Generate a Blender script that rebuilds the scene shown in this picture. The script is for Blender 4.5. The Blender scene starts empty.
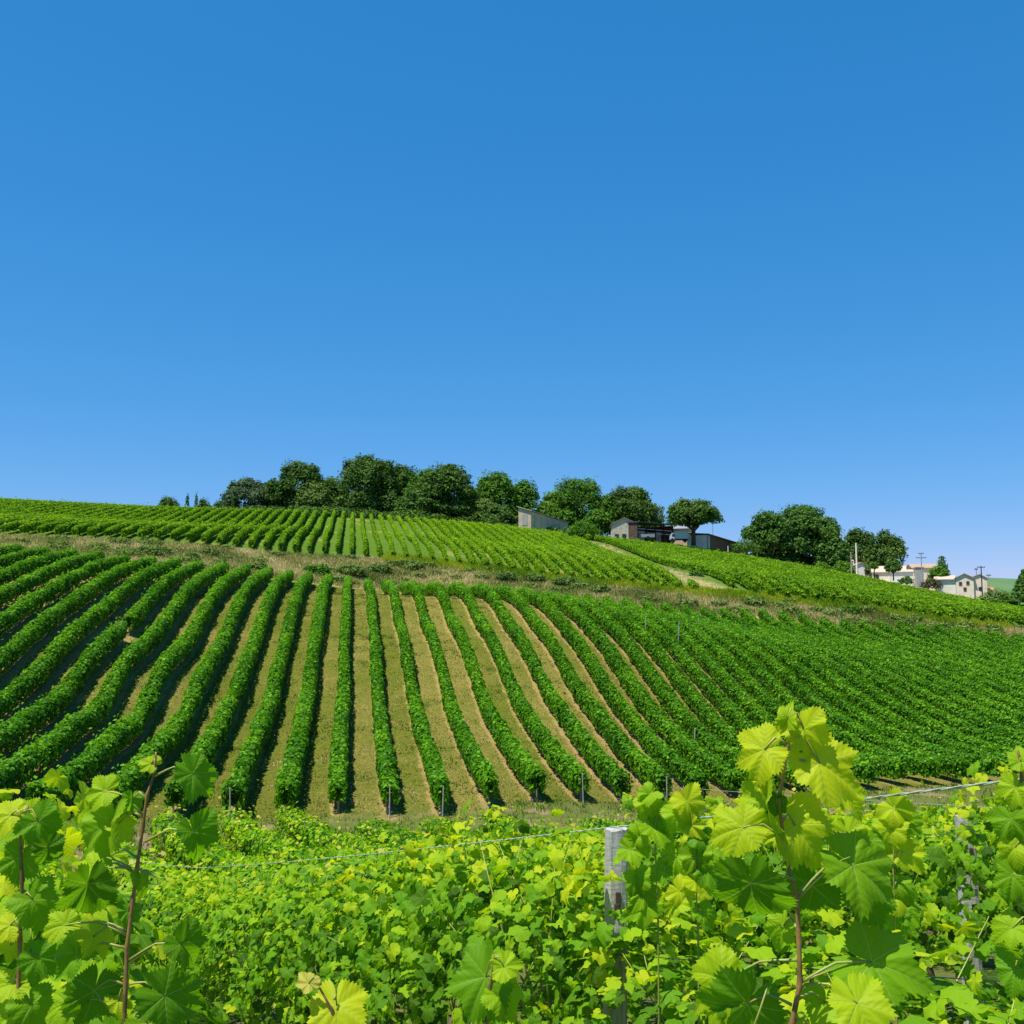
import bpy, bmesh, math
import numpy as np
from mathutils import Vector, Matrix
RNG = np.random.default_rng(7)
SC = bpy.context.scene
R = math.radians

# ------------------------------------------------------------------ camera, sky, sun, exposure
F = 1024.0                      # focal length in pixels of the 1024 x 1024 picture
PITCH = math.atan(108 / 1024)
cam_d = bpy.data.cameras.new("camera"); cam = bpy.data.objects.new("camera", cam_d)
SC.collection.objects.link(cam); SC.camera = cam
cam_d.sensor_width = 36; cam_d.sensor_height = 36; cam_d.lens = 36
cam_d.clip_start = 0.05; cam_d.clip_end = 12000
cam.location = (0, 0, 0); cam.rotation_euler = (math.pi / 2 + PITCH, 0, 0)

SUN_EL, SUN_AZ = R(69), R(-126)          # azimuth clockwise from +Y: from the left, a little behind
w = bpy.data.worlds.new("World"); SC.world = w; w.use_nodes = True
nt = w.node_tree; nt.nodes.clear()
sky = nt.nodes.new('ShaderNodeTexSky'); sky.sky_type = 'NISHITA'; sky.sun_disc = False
sky.sun_elevation = SUN_EL; sky.sun_rotation = SUN_AZ
sky.altitude = 900; sky.air_density = 1.0; sky.dust_density = 0.0; sky.ozone_density = 3.0
hs = nt.nodes.new('ShaderNodeHueSaturation'); hs.inputs['Saturation'].default_value = 1.25
hs.inputs['Value'].default_value = 1.0
bg = nt.nodes.new('ShaderNodeBackground'); bg.inputs['Strength'].default_value = 0.117
wo = nt.nodes.new('ShaderNodeOutputWorld')
nt.links.new(sky.outputs[0], hs.inputs['Color']); # grade of the sky as the phone camera renders it: per-channel gain and gamma
sp = nt.nodes.new('ShaderNodeSeparateColor'); cb = nt.nodes.new('ShaderNodeCombineColor'); nt.links.new(hs.outputs[0], sp.inputs[0])
for ch, gain, gam in ((0, .49, 1.02), (1, 1.27, .55), (2, 2.0, .54)):
    pw = nt.nodes.new('ShaderNodeMath'); pw.operation = 'POWER'; pw.inputs[1].default_value = gam; nt.links.new(sp.outputs[ch], pw.inputs[0])
    ml = nt.nodes.new('ShaderNodeMath'); ml.operation = 'MULTIPLY'; ml.inputs[1].default_value = gain; nt.links.new(pw.outputs[0], ml.inputs[0]); nt.links.new(ml.outputs[0], cb.inputs[ch])
nt.links.new(cb.outputs[0], bg.inputs[0]); nt.links.new(bg.outputs[0], wo.inputs[0])

sun_d = bpy.data.lights.new("sun", 'SUN'); sun = bpy.data.objects.new("sun", sun_d)
SC.collection.objects.link(sun)
sun_d.energy = 5.0; sun_d.angle = R(0.5); sun_d.color = (1.0, 0.955, 0.87)
sd = Vector((math.sin(SUN_AZ) * math.cos(SUN_EL), math.cos(SUN_AZ) * math.cos(SUN_EL), math.sin(SUN_EL)))
sun.rotation_euler = sd.to_track_quat('Z', 'Y').to_euler()
SC.view_settings.view_transform = 'Standard'; SC.view_settings.look = 'None'
SC.view_settings.gamma = 1; SC.view_settings.exposure = 0.45
SC.cycles.max_bounces = 6; SC.cycles.diffuse_bounces = 3; SC.cycles.glossy_bounces = 1
SC.cycles.transmission_bounces = 3; SC.cycles.transparent_max_bounces = 4
SC.cycles.caustics_reflective = False; SC.cycles.caustics_refractive = False

# ------------------------------------------------------------------ geometry of the view
def tang(u, v):
    ty = (512 - v) / F; k = math.cos(PITCH) - ty * math.sin(PITCH)
    return (u - 512) / F / k, (math.sin(PITCH) + ty * math.cos(PITCH)) / k
def P(u, v, y):
    tx, tz = tang(u, v); return np.array((tx * y, y, tz * y))
A = math.atan(-160 / 1024)                # heading of the slope's rows
CA, SA = math.cos(A), math.sin(A)
def toR(x, y): return x * CA - y * SA, x * SA + y * CA      # world -> row frame (across, along)
def toW(X, Y): return X * CA + Y * SA, -X * SA + Y * CA

# ------------------------------------------------------------------ terrain: thin plate surface through surveyed points
pts = []
def g(u, v, y, h=0.0):
    p = P(u, v, y); pts.append((p[0], p[1], p[2] - h))
def grow(i, u, v, h=1.35):
    tx, tz = tang(u, v); y = (i - .2) * 2.2 / (CA * tx - SA); g(u, v, y, h)
for i, u, v in [(-6, 0, 769), (-7, 0, 732), (-8, 0, 697), (-9, 0, 654), (-10, 0, 617), (-11, 0, 591), (-12, 0, 573), (-13, 0, 558),
                (-5, 47, 785), (-5, 137, 715), (-6, 78, 715), (-5, 164, 660), (-6, 123, 660), (-8, 43, 662), (-4, 188, 700),
                (-2, 270, 700), (-3, 229, 700), (4, 486, 700), (6, 560, 700), (9, 649, 700), (-2, 284, 640), (-4, 221, 640),
                (4, 466, 640), (7, 554, 640), (4, 447, 600), (6, 498, 600), (6, 479, 585)]:
    grow(i, u, v)
for q in [(345, 700, 61.5), (348, 640, 75), (349, 600, 91)]: g(*q, 1.35)
for q in [(342, 815, 45.5), (240, 818, 44.5), (47, 818, 39), (537, 802, 46.7), (620, 804, 49), (735, 800, 52.5), (900, 786, 58), (1024, 782, 62)]: g(*q)
for q in [(650, 640, 82), (650, 612, 103), (800, 650, 92), (800, 700, 77), (800, 755, 62), (1000, 690, 86), (1000, 650, 108), (1000, 735, 71)]: g(*q, 1.35)
for q in [(0, 545, 96), (100, 553, 102), (200, 561, 109), (272, 568, 117), (349, 577, 121), (420, 583, 126), (500, 590, 127), (700, 603, 124), (850, 616, 122), (1024, 633, 122), (239, 594, 87), (447, 609, 90.5), (420, 586, 115)]: g(*q, 1.3)
for q in [(0, 535, 117), (200, 545, 125), (348, 556, 134), (420, 562, 137), (500, 570, 138), (620, 587, 132), (720, 595, 129), (850, 607, 127), (1024, 627, 127)]: g(*q)
for q in [(0, 513, 150), (200, 524, 160), (348, 528, 165), (500, 540, 165), (650, 556, 160), (800, 580, 155), (1000, 612, 150)]: g(*q, 1.2)
crest = [(0, 499, 195), (200, 508, 205), (348, 512, 208), (500, 524, 208), (600, 536, 205), (700, 548, 200), (860, 575, 190), (1024, 605, 175)]
for q in crest:
    g(*q, 1.2)
    p = pts[-1]; tx = p[0] / p[1]
    pts.append((tx * (p[1] + 22), p[1] + 22, p[2] + .3)); pts.append((tx * (p[1] + 60), p[1] + 60, p[2] - 3.5))
for q in [(0, 0, -1.65), (.43, 4.2, -2.15), (1.3, 2.6, -1.75), (2.4, 5.5, -2.4), (-3.5, 11.4, -4.15), (-2, 3, -2.55), (3, 1, -1.45), (-6, 6, -3.7),
          (0, -6, -1.2), (8, 0, -1.2), (-10, 0, -3.4), (6, 12, -3.75), (0, 20, -5.9), (10, 20, -5.3), (-10, 20, -6.7), (-6.4, 32, -8.2), (2.8, 31, -7.5),
          (14, 30, -6.8), (-14, 28, -7.8), (0, 38, -8.9), (17, 45, -9.4), (24, 48, -9.5), (-17, 34, -8.2), (-40, 30, -7.5), (-60, 80, 3.5), (-80, 120, 12), (-130, 190, 22),
          (60, 40, -9.5), (80, 90, -8), (95, 130, -3), (120, 170, 1.5), (30, 10, -1.5), (-40, 0, -5), (-40, -30, 0), (40, -30, 3)]:
    pts.append(q)
PT = np.array(pts, float)
def tps(r2):
    r2 = np.maximum(r2, 1e-9); return .5 * r2 * np.log(r2)
_S = 50.0
_c = PT[:, :2] / _S
_K = tps(((_c[:, None] - _c[None]) ** 2).sum(-1)); n = len(PT)
_L = np.full(n, 0.0008); _L[PT[:, 1] < 35] = 0.00005; _K += np.diag(_L)
_Q = np.hstack([np.ones((n, 1)), _c])
_M = np.block([[_K, _Q], [_Q.T, np.zeros((3, 3))]])
_sol = np.linalg.solve(_M, np.concatenate([PT[:, 2], np.zeros(3)]))
def smooth(a, b, x):
    t = np.clip((x - a) / (b - a), 0, 1); return t * t * (3 - 2 * t)
def ground(x, y):
    x = np.atleast_1d(np.asarray(x, float)); y = np.atleast_1d(np.asarray(y, float)); out = np.empty(len(x))
    for s in range(0, len(x), 40000):
        xx, yy = x[s:s + 40000], y[s:s + 40000]
        cx, cy = np.clip(xx, -150, 140), np.clip(yy, -35, 275)
        q = np.stack([cx, cy], 1) / _S
        z = tps(((q[:, None] - _c[None]) ** 2).sum(-1)) @ _sol[:-3] + _sol[-3] + q @ _sol[-2:]
        d = np.hypot(xx - cx, yy - cy); far = smooth(0, 220, d)
        out[s:s + 40000] = z * (1 - far) + (-14) * far
    return out
def gz(x, y): return float(ground([x], [y])[0])

# ------------------------------------------------------------------ object helpers
COL = SC.collection
ORD = ("zeroth first second third fourth fifth sixth seventh eighth ninth tenth eleventh twelfth thirteenth fourteenth fifteenth sixteenth "
       "seventeenth eighteenth nineteenth").split()
TENS = "_ _ twenty thirty forty fifty sixty seventy eighty ninety".split()
TORD = "_ _ twentieth thirtieth fortieth fiftieth sixtieth seventieth eightieth ninetieth".split()
def ordinal(k):
    if k < 20: return ORD[k]
    if k % 10 == 0: return TORD[k // 10]
    return TENS[k // 10] + "-" + ORD[k % 10]
def tag(o, label=None, cat=None, group=None, kind=None):
    if label: o["label"] = label
    if cat: o["category"] = cat
    if group: o["group"] = group
    if kind: o["kind"] = kind
    return o
def link(o, parent=None):
    COL.objects.link(o)
    if parent is not None: o.parent = parent
    return o
def empty(name, loc, rz=0.0):
    o = bpy.data.objects.new(name, None); o.location = loc; o.rotation_euler = (0, 0, rz); o.empty_display_size = .3
    return link(o)
def mesh_np(name, V, Fc, mat, parent=None, attrs=None, smooth_=False, mats=None, midx=None):
    """V (n,3); Fc list of (m,k) int arrays; attrs {name: array n or (n,3)}"""
    me = bpy.data.meshes.new(name); V = np.asarray(V, np.float32)
    if isinstance(Fc, np.ndarray): Fc = [Fc]
    Fc = [f for f in Fc if len(f)]
    loops = np.concatenate([f.ravel() for f in Fc]).astype(np.int32)
    tot = np.concatenate([np.full(len(f), f.shape[1], np.int32) for f in Fc])
    st = np.concatenate([[0], np.cumsum(tot)[:-1]]).astype(np.int32)
    me.vertices.add(len(V)); me.vertices.foreach_set('co', V.ravel())
    me.loops.add(len(loops)); me.loops.foreach_set('vertex_index', loops)
    me.polygons.add(len(tot)); me.polygons.foreach_set('loop_start', st); me.polygons.foreach_set('loop_total', tot)
    if smooth_: me.polygons.foreach_set('use_smooth', np.ones(len(tot), bool))
    for m in (mats or [mat]): me.materials.append(m)
    if midx is not None: me.polygons.foreach_set('material_index', np.asarray(midx, np.int32))
    for k, a in (attrs or {}).items():
        a = np.asarray(a, np.float32)
        if a.ndim == 1:
            at = me.attributes.new(k, 'FLOAT', 'POINT'); at.data.foreach_set('value', a)
        else:
            at = me.attributes.new(k, 'FLOAT_VECTOR', 'POINT'); at.data.foreach_set('vector', a.ravel())
    me.update(); me.validate()
    return link(bpy.data.objects.new(name, me), parent)

class MB:
    """collects shapes into one mesh (python lists)"""
    def __init__(s): s.v = []; s.f = []
    def add(s, V, Fs):
        b = len(s.v); s.v += [tuple(p) for p in V]; s.f += [tuple(i + b for i in f) for f in Fs]; return s
    def box(s, c, size, M=None, taper=1.0):
        x, y, z = [q / 2 for q in size]; V = []
        for sz in (-1, 1):
            k = taper if sz > 0 else 1
            for sx, sy in ((-1, -1), (1, -1), (1, 1), (-1, 1)): V.append(Vector((sx * x * k, sy * y * k, sz * z)))
        if M is not None: V = [M @ p for p in V]
        V = [p + Vector(c) for p in V]
        return s.add(V, [(0, 3, 2, 1), (4, 5, 6, 7), (0, 1, 5, 4), (1, 2, 6, 5), (2, 3, 7, 6), (3, 0, 4, 7)])
    def prism(s, poly, a, b, axis='y'):
        """poly: (h, z) outline; extruded from a to b along axis"""
        n = len(poly); V = []
        for q in (a, b):
            for h, z in poly: V.append((h, q, z) if axis == 'y' else (q, h, z))
        Fs = [tuple(range(n)), tuple(range(2 * n - 1, n - 1, -1))] + [(i, i + n, (i + 1) % n + n, (i + 1) % n) for i in range(n)]
        return s.add(V, Fs)
    def tube(s, pts_, radii, k=8, caps=True):
        pts_ = [Vector(p) for p in pts_]; V = []
        if not hasattr(radii, '__len__'): radii = [radii] * len(pts_)
        up = Vector((0, 0, 1)); prev = None
        for i, p in enumerate(pts_):
            d = (pts_[min(i + 1, len(pts_) - 1)] - pts_[max(i - 1, 0)]).normalized()
            if prev is None:
                a = d.cross(up)
                if a.length < .1: a = d.cross(Vector((1, 0, 0)))
            else: a = prev - d * prev.dot(d)
            a.normalize(); b = d.cross(a); prev = a
            for j in range(k):
                t = 2 * math.pi * j / k; V.append(p + (a * math.cos(t) + b * math.sin(t)) * radii[i])
        Fs = []
        for i in range(len(pts_) - 1):
            for j in range(k): Fs.append((i * k + j, i * k + (j + 1) % k, (i + 1) * k + (j + 1) % k, (i + 1) * k + j))
        if caps: Fs += [tuple(range(k - 1, -1, -1)), tuple(range((len(pts_) - 1) * k, len(pts_) * k))]
        return s.add(V, Fs)
    def build(s, name, mat, parent=None, sm=False, bevel=0):
        me = bpy.data.meshes.new(name); me.from_pydata(s.v, [], s.f)
        bm = bmesh.new(); bm.from_mesh(me); bmesh.ops.recalc_face_normals(bm, faces=bm.faces)
        if bevel: bmesh.ops.bevel(bm, geom=bm.edges[:], offset=bevel, segments=2, affect='EDGES', profile=.6)
        bm.to_mesh(me); bm.free()
        me.materials.append(mat)
        if sm: me.polygons.foreach_set('use_smooth', np.ones(len(me.polygons), bool))
        return link(bpy.data.objects.new(name, me), parent)

# ------------------------------------------------------------------ materials
def newmat(name):
    m = bpy.data.materials.new(name); m.use_nodes = True; t = m.node_tree; t.nodes.clear()
    out = t.nodes.new('ShaderNodeOutputMaterial'); return m, t, out
class NB:
    """small node building helper"""
    def __init__(s, t): s.t = t
    def n(s, ty, **kw):
        q = s.t.nodes.new(ty)
        for k, v in kw.items(): setattr(q, k, v)
        return q
    def set(s, sock, v):
        if hasattr(v, 'is_output') or isinstance(v, bpy.types.NodeSocket): s.t.links.new(v, sock)
        else: sock.default_value = v
    def m(s, op, a, b=None, c=None, clamp=False):
        q = s.n('ShaderNodeMath', operation=op); q.use_clamp = clamp; s.set(q.inputs[0], a)
        if b is not None: s.set(q.inputs[1], b)
        if c is not None: s.set(q.inputs[2], c)
        return q.outputs[0]
    def mix(s, f, a, b, mode='MIX'):
        q = s.n('ShaderNodeMix', data_type='RGBA', blend_type=mode); s.set(q.inputs[0], f)
        for k, v in ((6, a), (7, b)):
            s.set(q.inputs[k], (*v, 1) if isinstance(v, tuple) and len(v) == 3 else v)
        return q.outputs[2]
    def noise(s, vec, scale, detail=3, rough=.55, dist=0):
        q = s.n('ShaderNodeTexNoise'); s.set(q.inputs['Vector'], vec); q.inputs['Scale'].default_value = scale
        q.inputs['Detail'].default_value = detail; q.inputs['Roughness'].default_value = rough; q.inputs['Distortion'].default_value = dist
        return q.outputs['Fac']
    def ramp(s, f, stops):
        q = s.n('ShaderNodeValToRGB'); s.set(q.inputs[0], f); e = q.color_ramp.elements
        while len(e) < len(stops): e.new(.5)
        for el, (p, c) in zip(e, stops): el.position = p; el.color = (*c, 1) if len(c) == 3 else c
        return q.outputs[0]
    def sstep(s, x, a, b):
        q = s.n('ShaderNodeMapRange', interpolation_type='SMOOTHSTEP'); s.set(q.inputs[0], x)
        q.inputs[1].default_value = a; q.inputs[2].default_value = b; return q.outputs[0]
    def attr(s, name, out='Fac'): return s.n('ShaderNodeAttribute', attribute_name=name).outputs[out]
    def pos(s): return s.n('ShaderNodeNewGeometry').outputs['Position']
    def bump(s, h, dist, strength=1.0):
        q = s.n('ShaderNodeBump'); s.set(q.inputs['Height'], h); q.inputs['Distance'].default_value = dist
        q.inputs['Strength'].default_value = strength; return q.outputs[0]
def plain(name, c, rough=.8, c2=None, scale=6, bump=0, metal=0):
    m, t, out = newmat(name); b = NB(t); p = b.n('ShaderNodeBsdfPrincipled')
    f = b.noise(b.n('ShaderNodeTexCoord').outputs['Object'], scale, 5, .6)
    c2 = c2 or tuple(q * .72 for q in c)
    b.set(p.inputs['Base Color'], b.mix(b.sstep(f, .35, .65), c, c2)); p.inputs['Roughness'].default_value = rough
    p.inputs['Metallic'].default_value = metal; p.inputs['Specular IOR Level'].default_value = .2 if rough > .6 else .5
    if bump: b.set(p.inputs['Normal'], b.bump(f, bump))
    t.links.new(p.outputs[0], out.inputs[0]); return m

def leafmat(name, stops, trans=.4, tboost=(1.5, 1.35, .6), rough=.55, veins=False, spec=.2):
    """leaf blade: reflecting front, translucent; 'tint' picks the leaf's own colour"""
    m, t, out = newmat(name); b = NB(t)
    tint = b.attr('tint'); col = b.ramp(tint, stops)
    p = b.n('ShaderNodeBsdfPrincipled'); p.inputs['Roughness'].default_value = rough
    p.inputs['Specular IOR Level'].default_value = spec
    nrm = None
    if veins:
        xyz = b.n('ShaderNodeSeparateXYZ'); b.set(xyz.inputs[0], b.attr('luv', 'Vector')); x, y = xyz.outputs[0], xyz.outputs[1]
        r = b.m('SQRT', b.m('ADD', b.m('MULTIPLY', x, x), b.m('MULTIPLY', y, y)))
        a = b.m('ABSOLUTE', b.m('ARCTAN2', x, y))
        cen = b.m('ADD', b.m('MULTIPLY', b.m('GREATER_THAN', a, R(26)), R(52)), b.m('MULTIPLY', b.m('GREATER_THAN', a, R(82)), R(60)))
        dl = b.m('SUBTRACT', a, cen)
        pp = b.m('MULTIPLY', r, b.m('COSINE', dl)); qq = b.m('ABSOLUTE', b.m('MULTIPLY', r, b.m('SINE', dl)))
        wv = b.m('MULTIPLY_ADD', r, -.008, .016)
        main = b.m('SUBTRACT', 1.0, b.m('DIVIDE', qq, wv), clamp=True)
        ph = b.m('MULTIPLY', b.m('SUBTRACT', pp, b.m('MULTIPLY', qq, .85)), 6.5)
        tri = b.m('ABSOLUTE', b.m('SUBTRACT', b.m('FRACT', ph), .5))     # .5 on a side vein
        side = b.sstep(tri, .44, .49)
        vm = b.m('MAXIMUM', b.sstep(main, 0, .6), b.m('MULTIPLY', side, .28), clamp=True)
        fine = b.noise(b.attr('luv', 'Vector'), 9, 3)
        col = b.mix(b.m('MULTIPLY', fine, .35), col, b.mix(.5, col, (.30, .34, .03)))
        vcol = b.mix(.55, col, (.50, .60, .20)); col = b.mix(b.m('MULTIPLY', vm, .6), col, vcol)
        h = b.m('ADD', b.m('MULTIPLY', b.m('COSINE', b.m('MULTIPLY', ph, 6.2832)), .22), b.m('MULTIPLY', b.m('SUBTRACT', 1.0, b.sstep(main, 0, .8)), .6))
        h = b.m('ADD', h, b.m('MULTIPLY', b.noise(b.attr('luv', 'Vector'), 22, 2), .6))
        nrm = b.bump(h, .0011, .6)
    bf = b.n('ShaderNodeNewGeometry').outputs['Backfacing']
    colb = b.mix(b.m('MULTIPLY', bf, .4), col, b.mix(.5, col, (.20, .30, .08)))
    b.set(p.inputs['Base Color'], colb)
    tr = b.n('ShaderNodeBsdfTranslucent'); b.set(tr.inputs[0], b.mix(1.0, col, tboost, 'MULTIPLY'))
    if nrm is not None: b.set(p.inputs['Normal'], nrm); b.set(tr.inputs['Normal'], nrm)
    mx = b.n('ShaderNodeMixShader'); mx.inputs[0].default_value = trans
    t.links.new(p.outputs[0], mx.inputs[1]); t.links.new(tr.outputs[0], mx.inputs[2]); t.links.new(mx.outputs[0], out.inputs[0])
    return m
M = {}
FG = [(0, (.016, .080, .002)), (.4, (.105, .30, .003)), (.75, (.29, .48, .004)), (.95, (.50, .57, .008)), (1, (.55, .50, .10))]  # darkest stop deepened, painting shaded gaps between leaves into the leaf colour
M['hero'] = leafmat('vine_leaf_close', FG, .48, (1.8, 1.7, .6), .5, True, .15)
M['fgleaf'] = leafmat('vine_leaf_near', FG, .46, (1.7, 1.6, .5), .6, True, .12)
M['midleaf'] = leafmat('vine_leaf_slope', [(0, (.028, .12, .004)), (.5, (.080, .25, .006)), (1, (.19, .41, .010))], .36, (1.6, 1.5, .6), .55, False, .12)
M['upleaf'] = leafmat('vine_leaf_upper', [(0, (.07, .18, .006)), (.5, (.14, .30, .008)), (1, (.25, .42, .010))], .36, (1.5, 1.4, .6), .6, False, .1)
M['yelleaf'] = leafmat('vine_leaf_yellowing', [(0, (.08, .22, .008)), (.5, (.16, .32, .010)), (1, (.28, .38, .012))], .3, (1.5, 1.4, .6), .6, False, .1)
def treemat(nm, a, c, d): return leafmat(nm, [(0, a), (.5, c), (1, d)], .2, (1.4, 1.5, .7), .7, False, .06)
M['oak'] = treemat('oak_leaf', (.034, .08, .013), (.072, .145, .024), (.145, .24, .045))
M['green_tree'] = treemat('broad_leaf', (.045, .12, .012), (.09, .21, .02), (.16, .31, .035))
M['grey_tree'] = treemat('willow_leaf', (.05, .09, .045), (.085, .14, .06), (.13, .19, .09))
M['pine'] = treemat('pine_needles', (.03, .085, .018), (.07, .16, .025), (.14, .25, .04))
M['scrub'] = treemat('scrub_leaf', (.08, .14, .03), (.14, .22, .045), (.22, .30, .06))
M['brown_bush'] = treemat('brown_bush_leaf', (.06, .05, .03), (.10, .09, .045), (.15, .13, .06))
M['bark'] = plain('bark', (.11, .085, .06), .9, (.05, .04, .03), 8, .02)
M['cane'] = plain('green_brown_cane', (.34, .20, .05), .6, (.15, .08, .03), 30, .001)
M['greencane'] = plain('green_cane', (.22, .32, .05), .5, (.35, .30, .06), 40, .0005)
M['old_trunk'] = plain('old_vine_trunk', (.16, .12, .08), .95, (.06, .045, .03), 40, .006)
M['pale_trunk'] = plain('pale_vine_trunk', (.42, .33, .21), .9, (.25, .19, .12), 5)
M['stake'] = plain('weathered_stake', (.42, .41, .37), .85, (.25, .24, .21), 9)
M['wire'] = plain('galvanised_wire', (.42, .48, .34), .5, (.28, .34, .22), 60, 0, .1)
M['darkwire'] = plain('dark_wire', (.05, .06, .055), .5, None, 60, 0, .5)
M['rust'] = plain('rusty_iron', (.05, .045, .045), .7, (.09, .05, .035), 60)
def woodmat():
    m, t, out = newmat('weathered_grey_wood'); b = NB(t); p = b.n('ShaderNodeBsdfPrincipled')
    co = b.n('ShaderNodeTexCoord').outputs['Object']; mp = b.n('ShaderNodeMapping'); b.set(mp.inputs[0], co)
    mp.inputs['Scale'].default_value = (60, 60, 6); g1 = b.noise(mp.outputs[0], 1.0, 5, .65)
    mp2 = b.n('ShaderNodeMapping'); b.set(mp2.inputs[0], co); mp2.inputs['Scale'].default_value = (10, 10, 34); g2 = b.noise(mp2.outputs[0], 1.0, 5, .7, 1.2)
    g3 = b.noise(co, 9, 4)
    c = b.mix(b.sstep(g1, .35, .7), (.50, .48, .43), (.29, .275, .25)); c = b.mix(b.m('MULTIPLY', b.sstep(g2, .60, .68), .5), c, (.16, .15, .13))
    c = b.mix(b.m('MULTIPLY', b.sstep(g3, .58, .75), .5), c, (.20, .21, .16))
    b.set(p.inputs['Base Color'], c); p.inputs['Roughness'].default_value = .9
    b.set(p.inputs['Normal'], b.bump(b.m('ADD', g1, b.m('MULTIPLY', g2, .8)), .004)); t.links.new(p.outputs[0], out.inputs[0]); return m
M['wood'] = woodmat()
def stonemat():
    m, t, out = newmat('rubble_stone'); b = NB(t); p = b.n('ShaderNodeBsdfPrincipled')
    co = b.n('ShaderNodeTexCoord').outputs['Object']; v = b.n('ShaderNodeTexVoronoi'); b.set(v.inputs['Vector'], co); v.inputs['Scale'].default_value = 2.6
    c = b.mix(b.noise(v.outputs['Color'], 3, 2), (.62, .49, .32), (.32, .23, .15)); f = b.sstep(v.outputs['Distance'], .25, .5)
    b.set(p.inputs['Base Color'], b.mix(f, c, (.58, .51, .39))); p.inputs['Roughness'].default_value = .9; t.links.new(p.outputs[0], out.inputs[0]); return m
M['stone'] = stonemat()
def tilemat(nm, c, c2):
    m, t, out = newmat(nm); b = NB(t); p = b.n('ShaderNodeBsdfPrincipled')
    co = b.n('ShaderNodeTexCoord').outputs['Object']; wv = b.n('ShaderNodeTexWave'); b.set(wv.inputs[0], co); wv.inputs['Scale'].default_value = 1.3
    b.set(p.inputs['Base Color'], b.mix(b.noise(co, 2.5, 4), c, c2)); p.inputs['Roughness'].default_value = .85
    b.set(p.inputs['Normal'], b.bump(wv.outputs['Fac'], .05)); t.links.new(p.outputs[0], out.inputs[0]); return m
M['tile'] = tilemat('clay_tile', (.50, .36, .24), (.36, .24, .16)); M['orange_tile'] = tilemat('orange_tile', (.55, .24, .11), (.4, .17, .09))
M['pale_tile'] = tilemat('pale_tile', (.62, .52, .40), (.48, .38, .28)); M['dark_roof'] = tilemat('dark_sheet', (.05, .05, .06), (.09, .09, .10))
M['grey_roof'] = tilemat('grey_sheet', (.30, .31, .33), (.22, .23, .25)); M['fibre'] = tilemat('fibre_cement', (.55, .46, .33), (.42, .35, .25))
M['cream'] = plain('cream_render', (.84, .78, .62), .9, (.76, .68, .54), .8); M['pink'] = plain('pink_render', (.86, .72, .54), .9, (.76, .62, .46), 1)
M['white'] = plain('white_render', (.86, .84, .78), .9, (.76, .73, .66), 1); M['concrete'] = plain('concrete', (.42, .41, .37), .9, (.33, .32, .29), 3)
M['block'] = plain('grey_block', (.58, .47, .31), .9, (.46, .37, .25), 1.2); M['brown'] = plain('brown_boards', (.12, .085, .06), .85, (.07, .05, .04), 2)
M['glass'] = plain('dark_window', (.03, .035, .04), .2); M['shut'] = plain('shutter_paint', (.25, .16, .11), .7)
M['dark'] = plain('dark_timber', (.05, .04, .035), .9); M['truck'] = plain('truck_paint', (.52, .57, .60), .4, (.42, .47, .50), 2)
M['tyre'] = plain('rubber', (.02, .02, .02), .9); M['silver'] = plain('galvanised_sheet', (.40, .43, .47), .5, None, 3)

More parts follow.
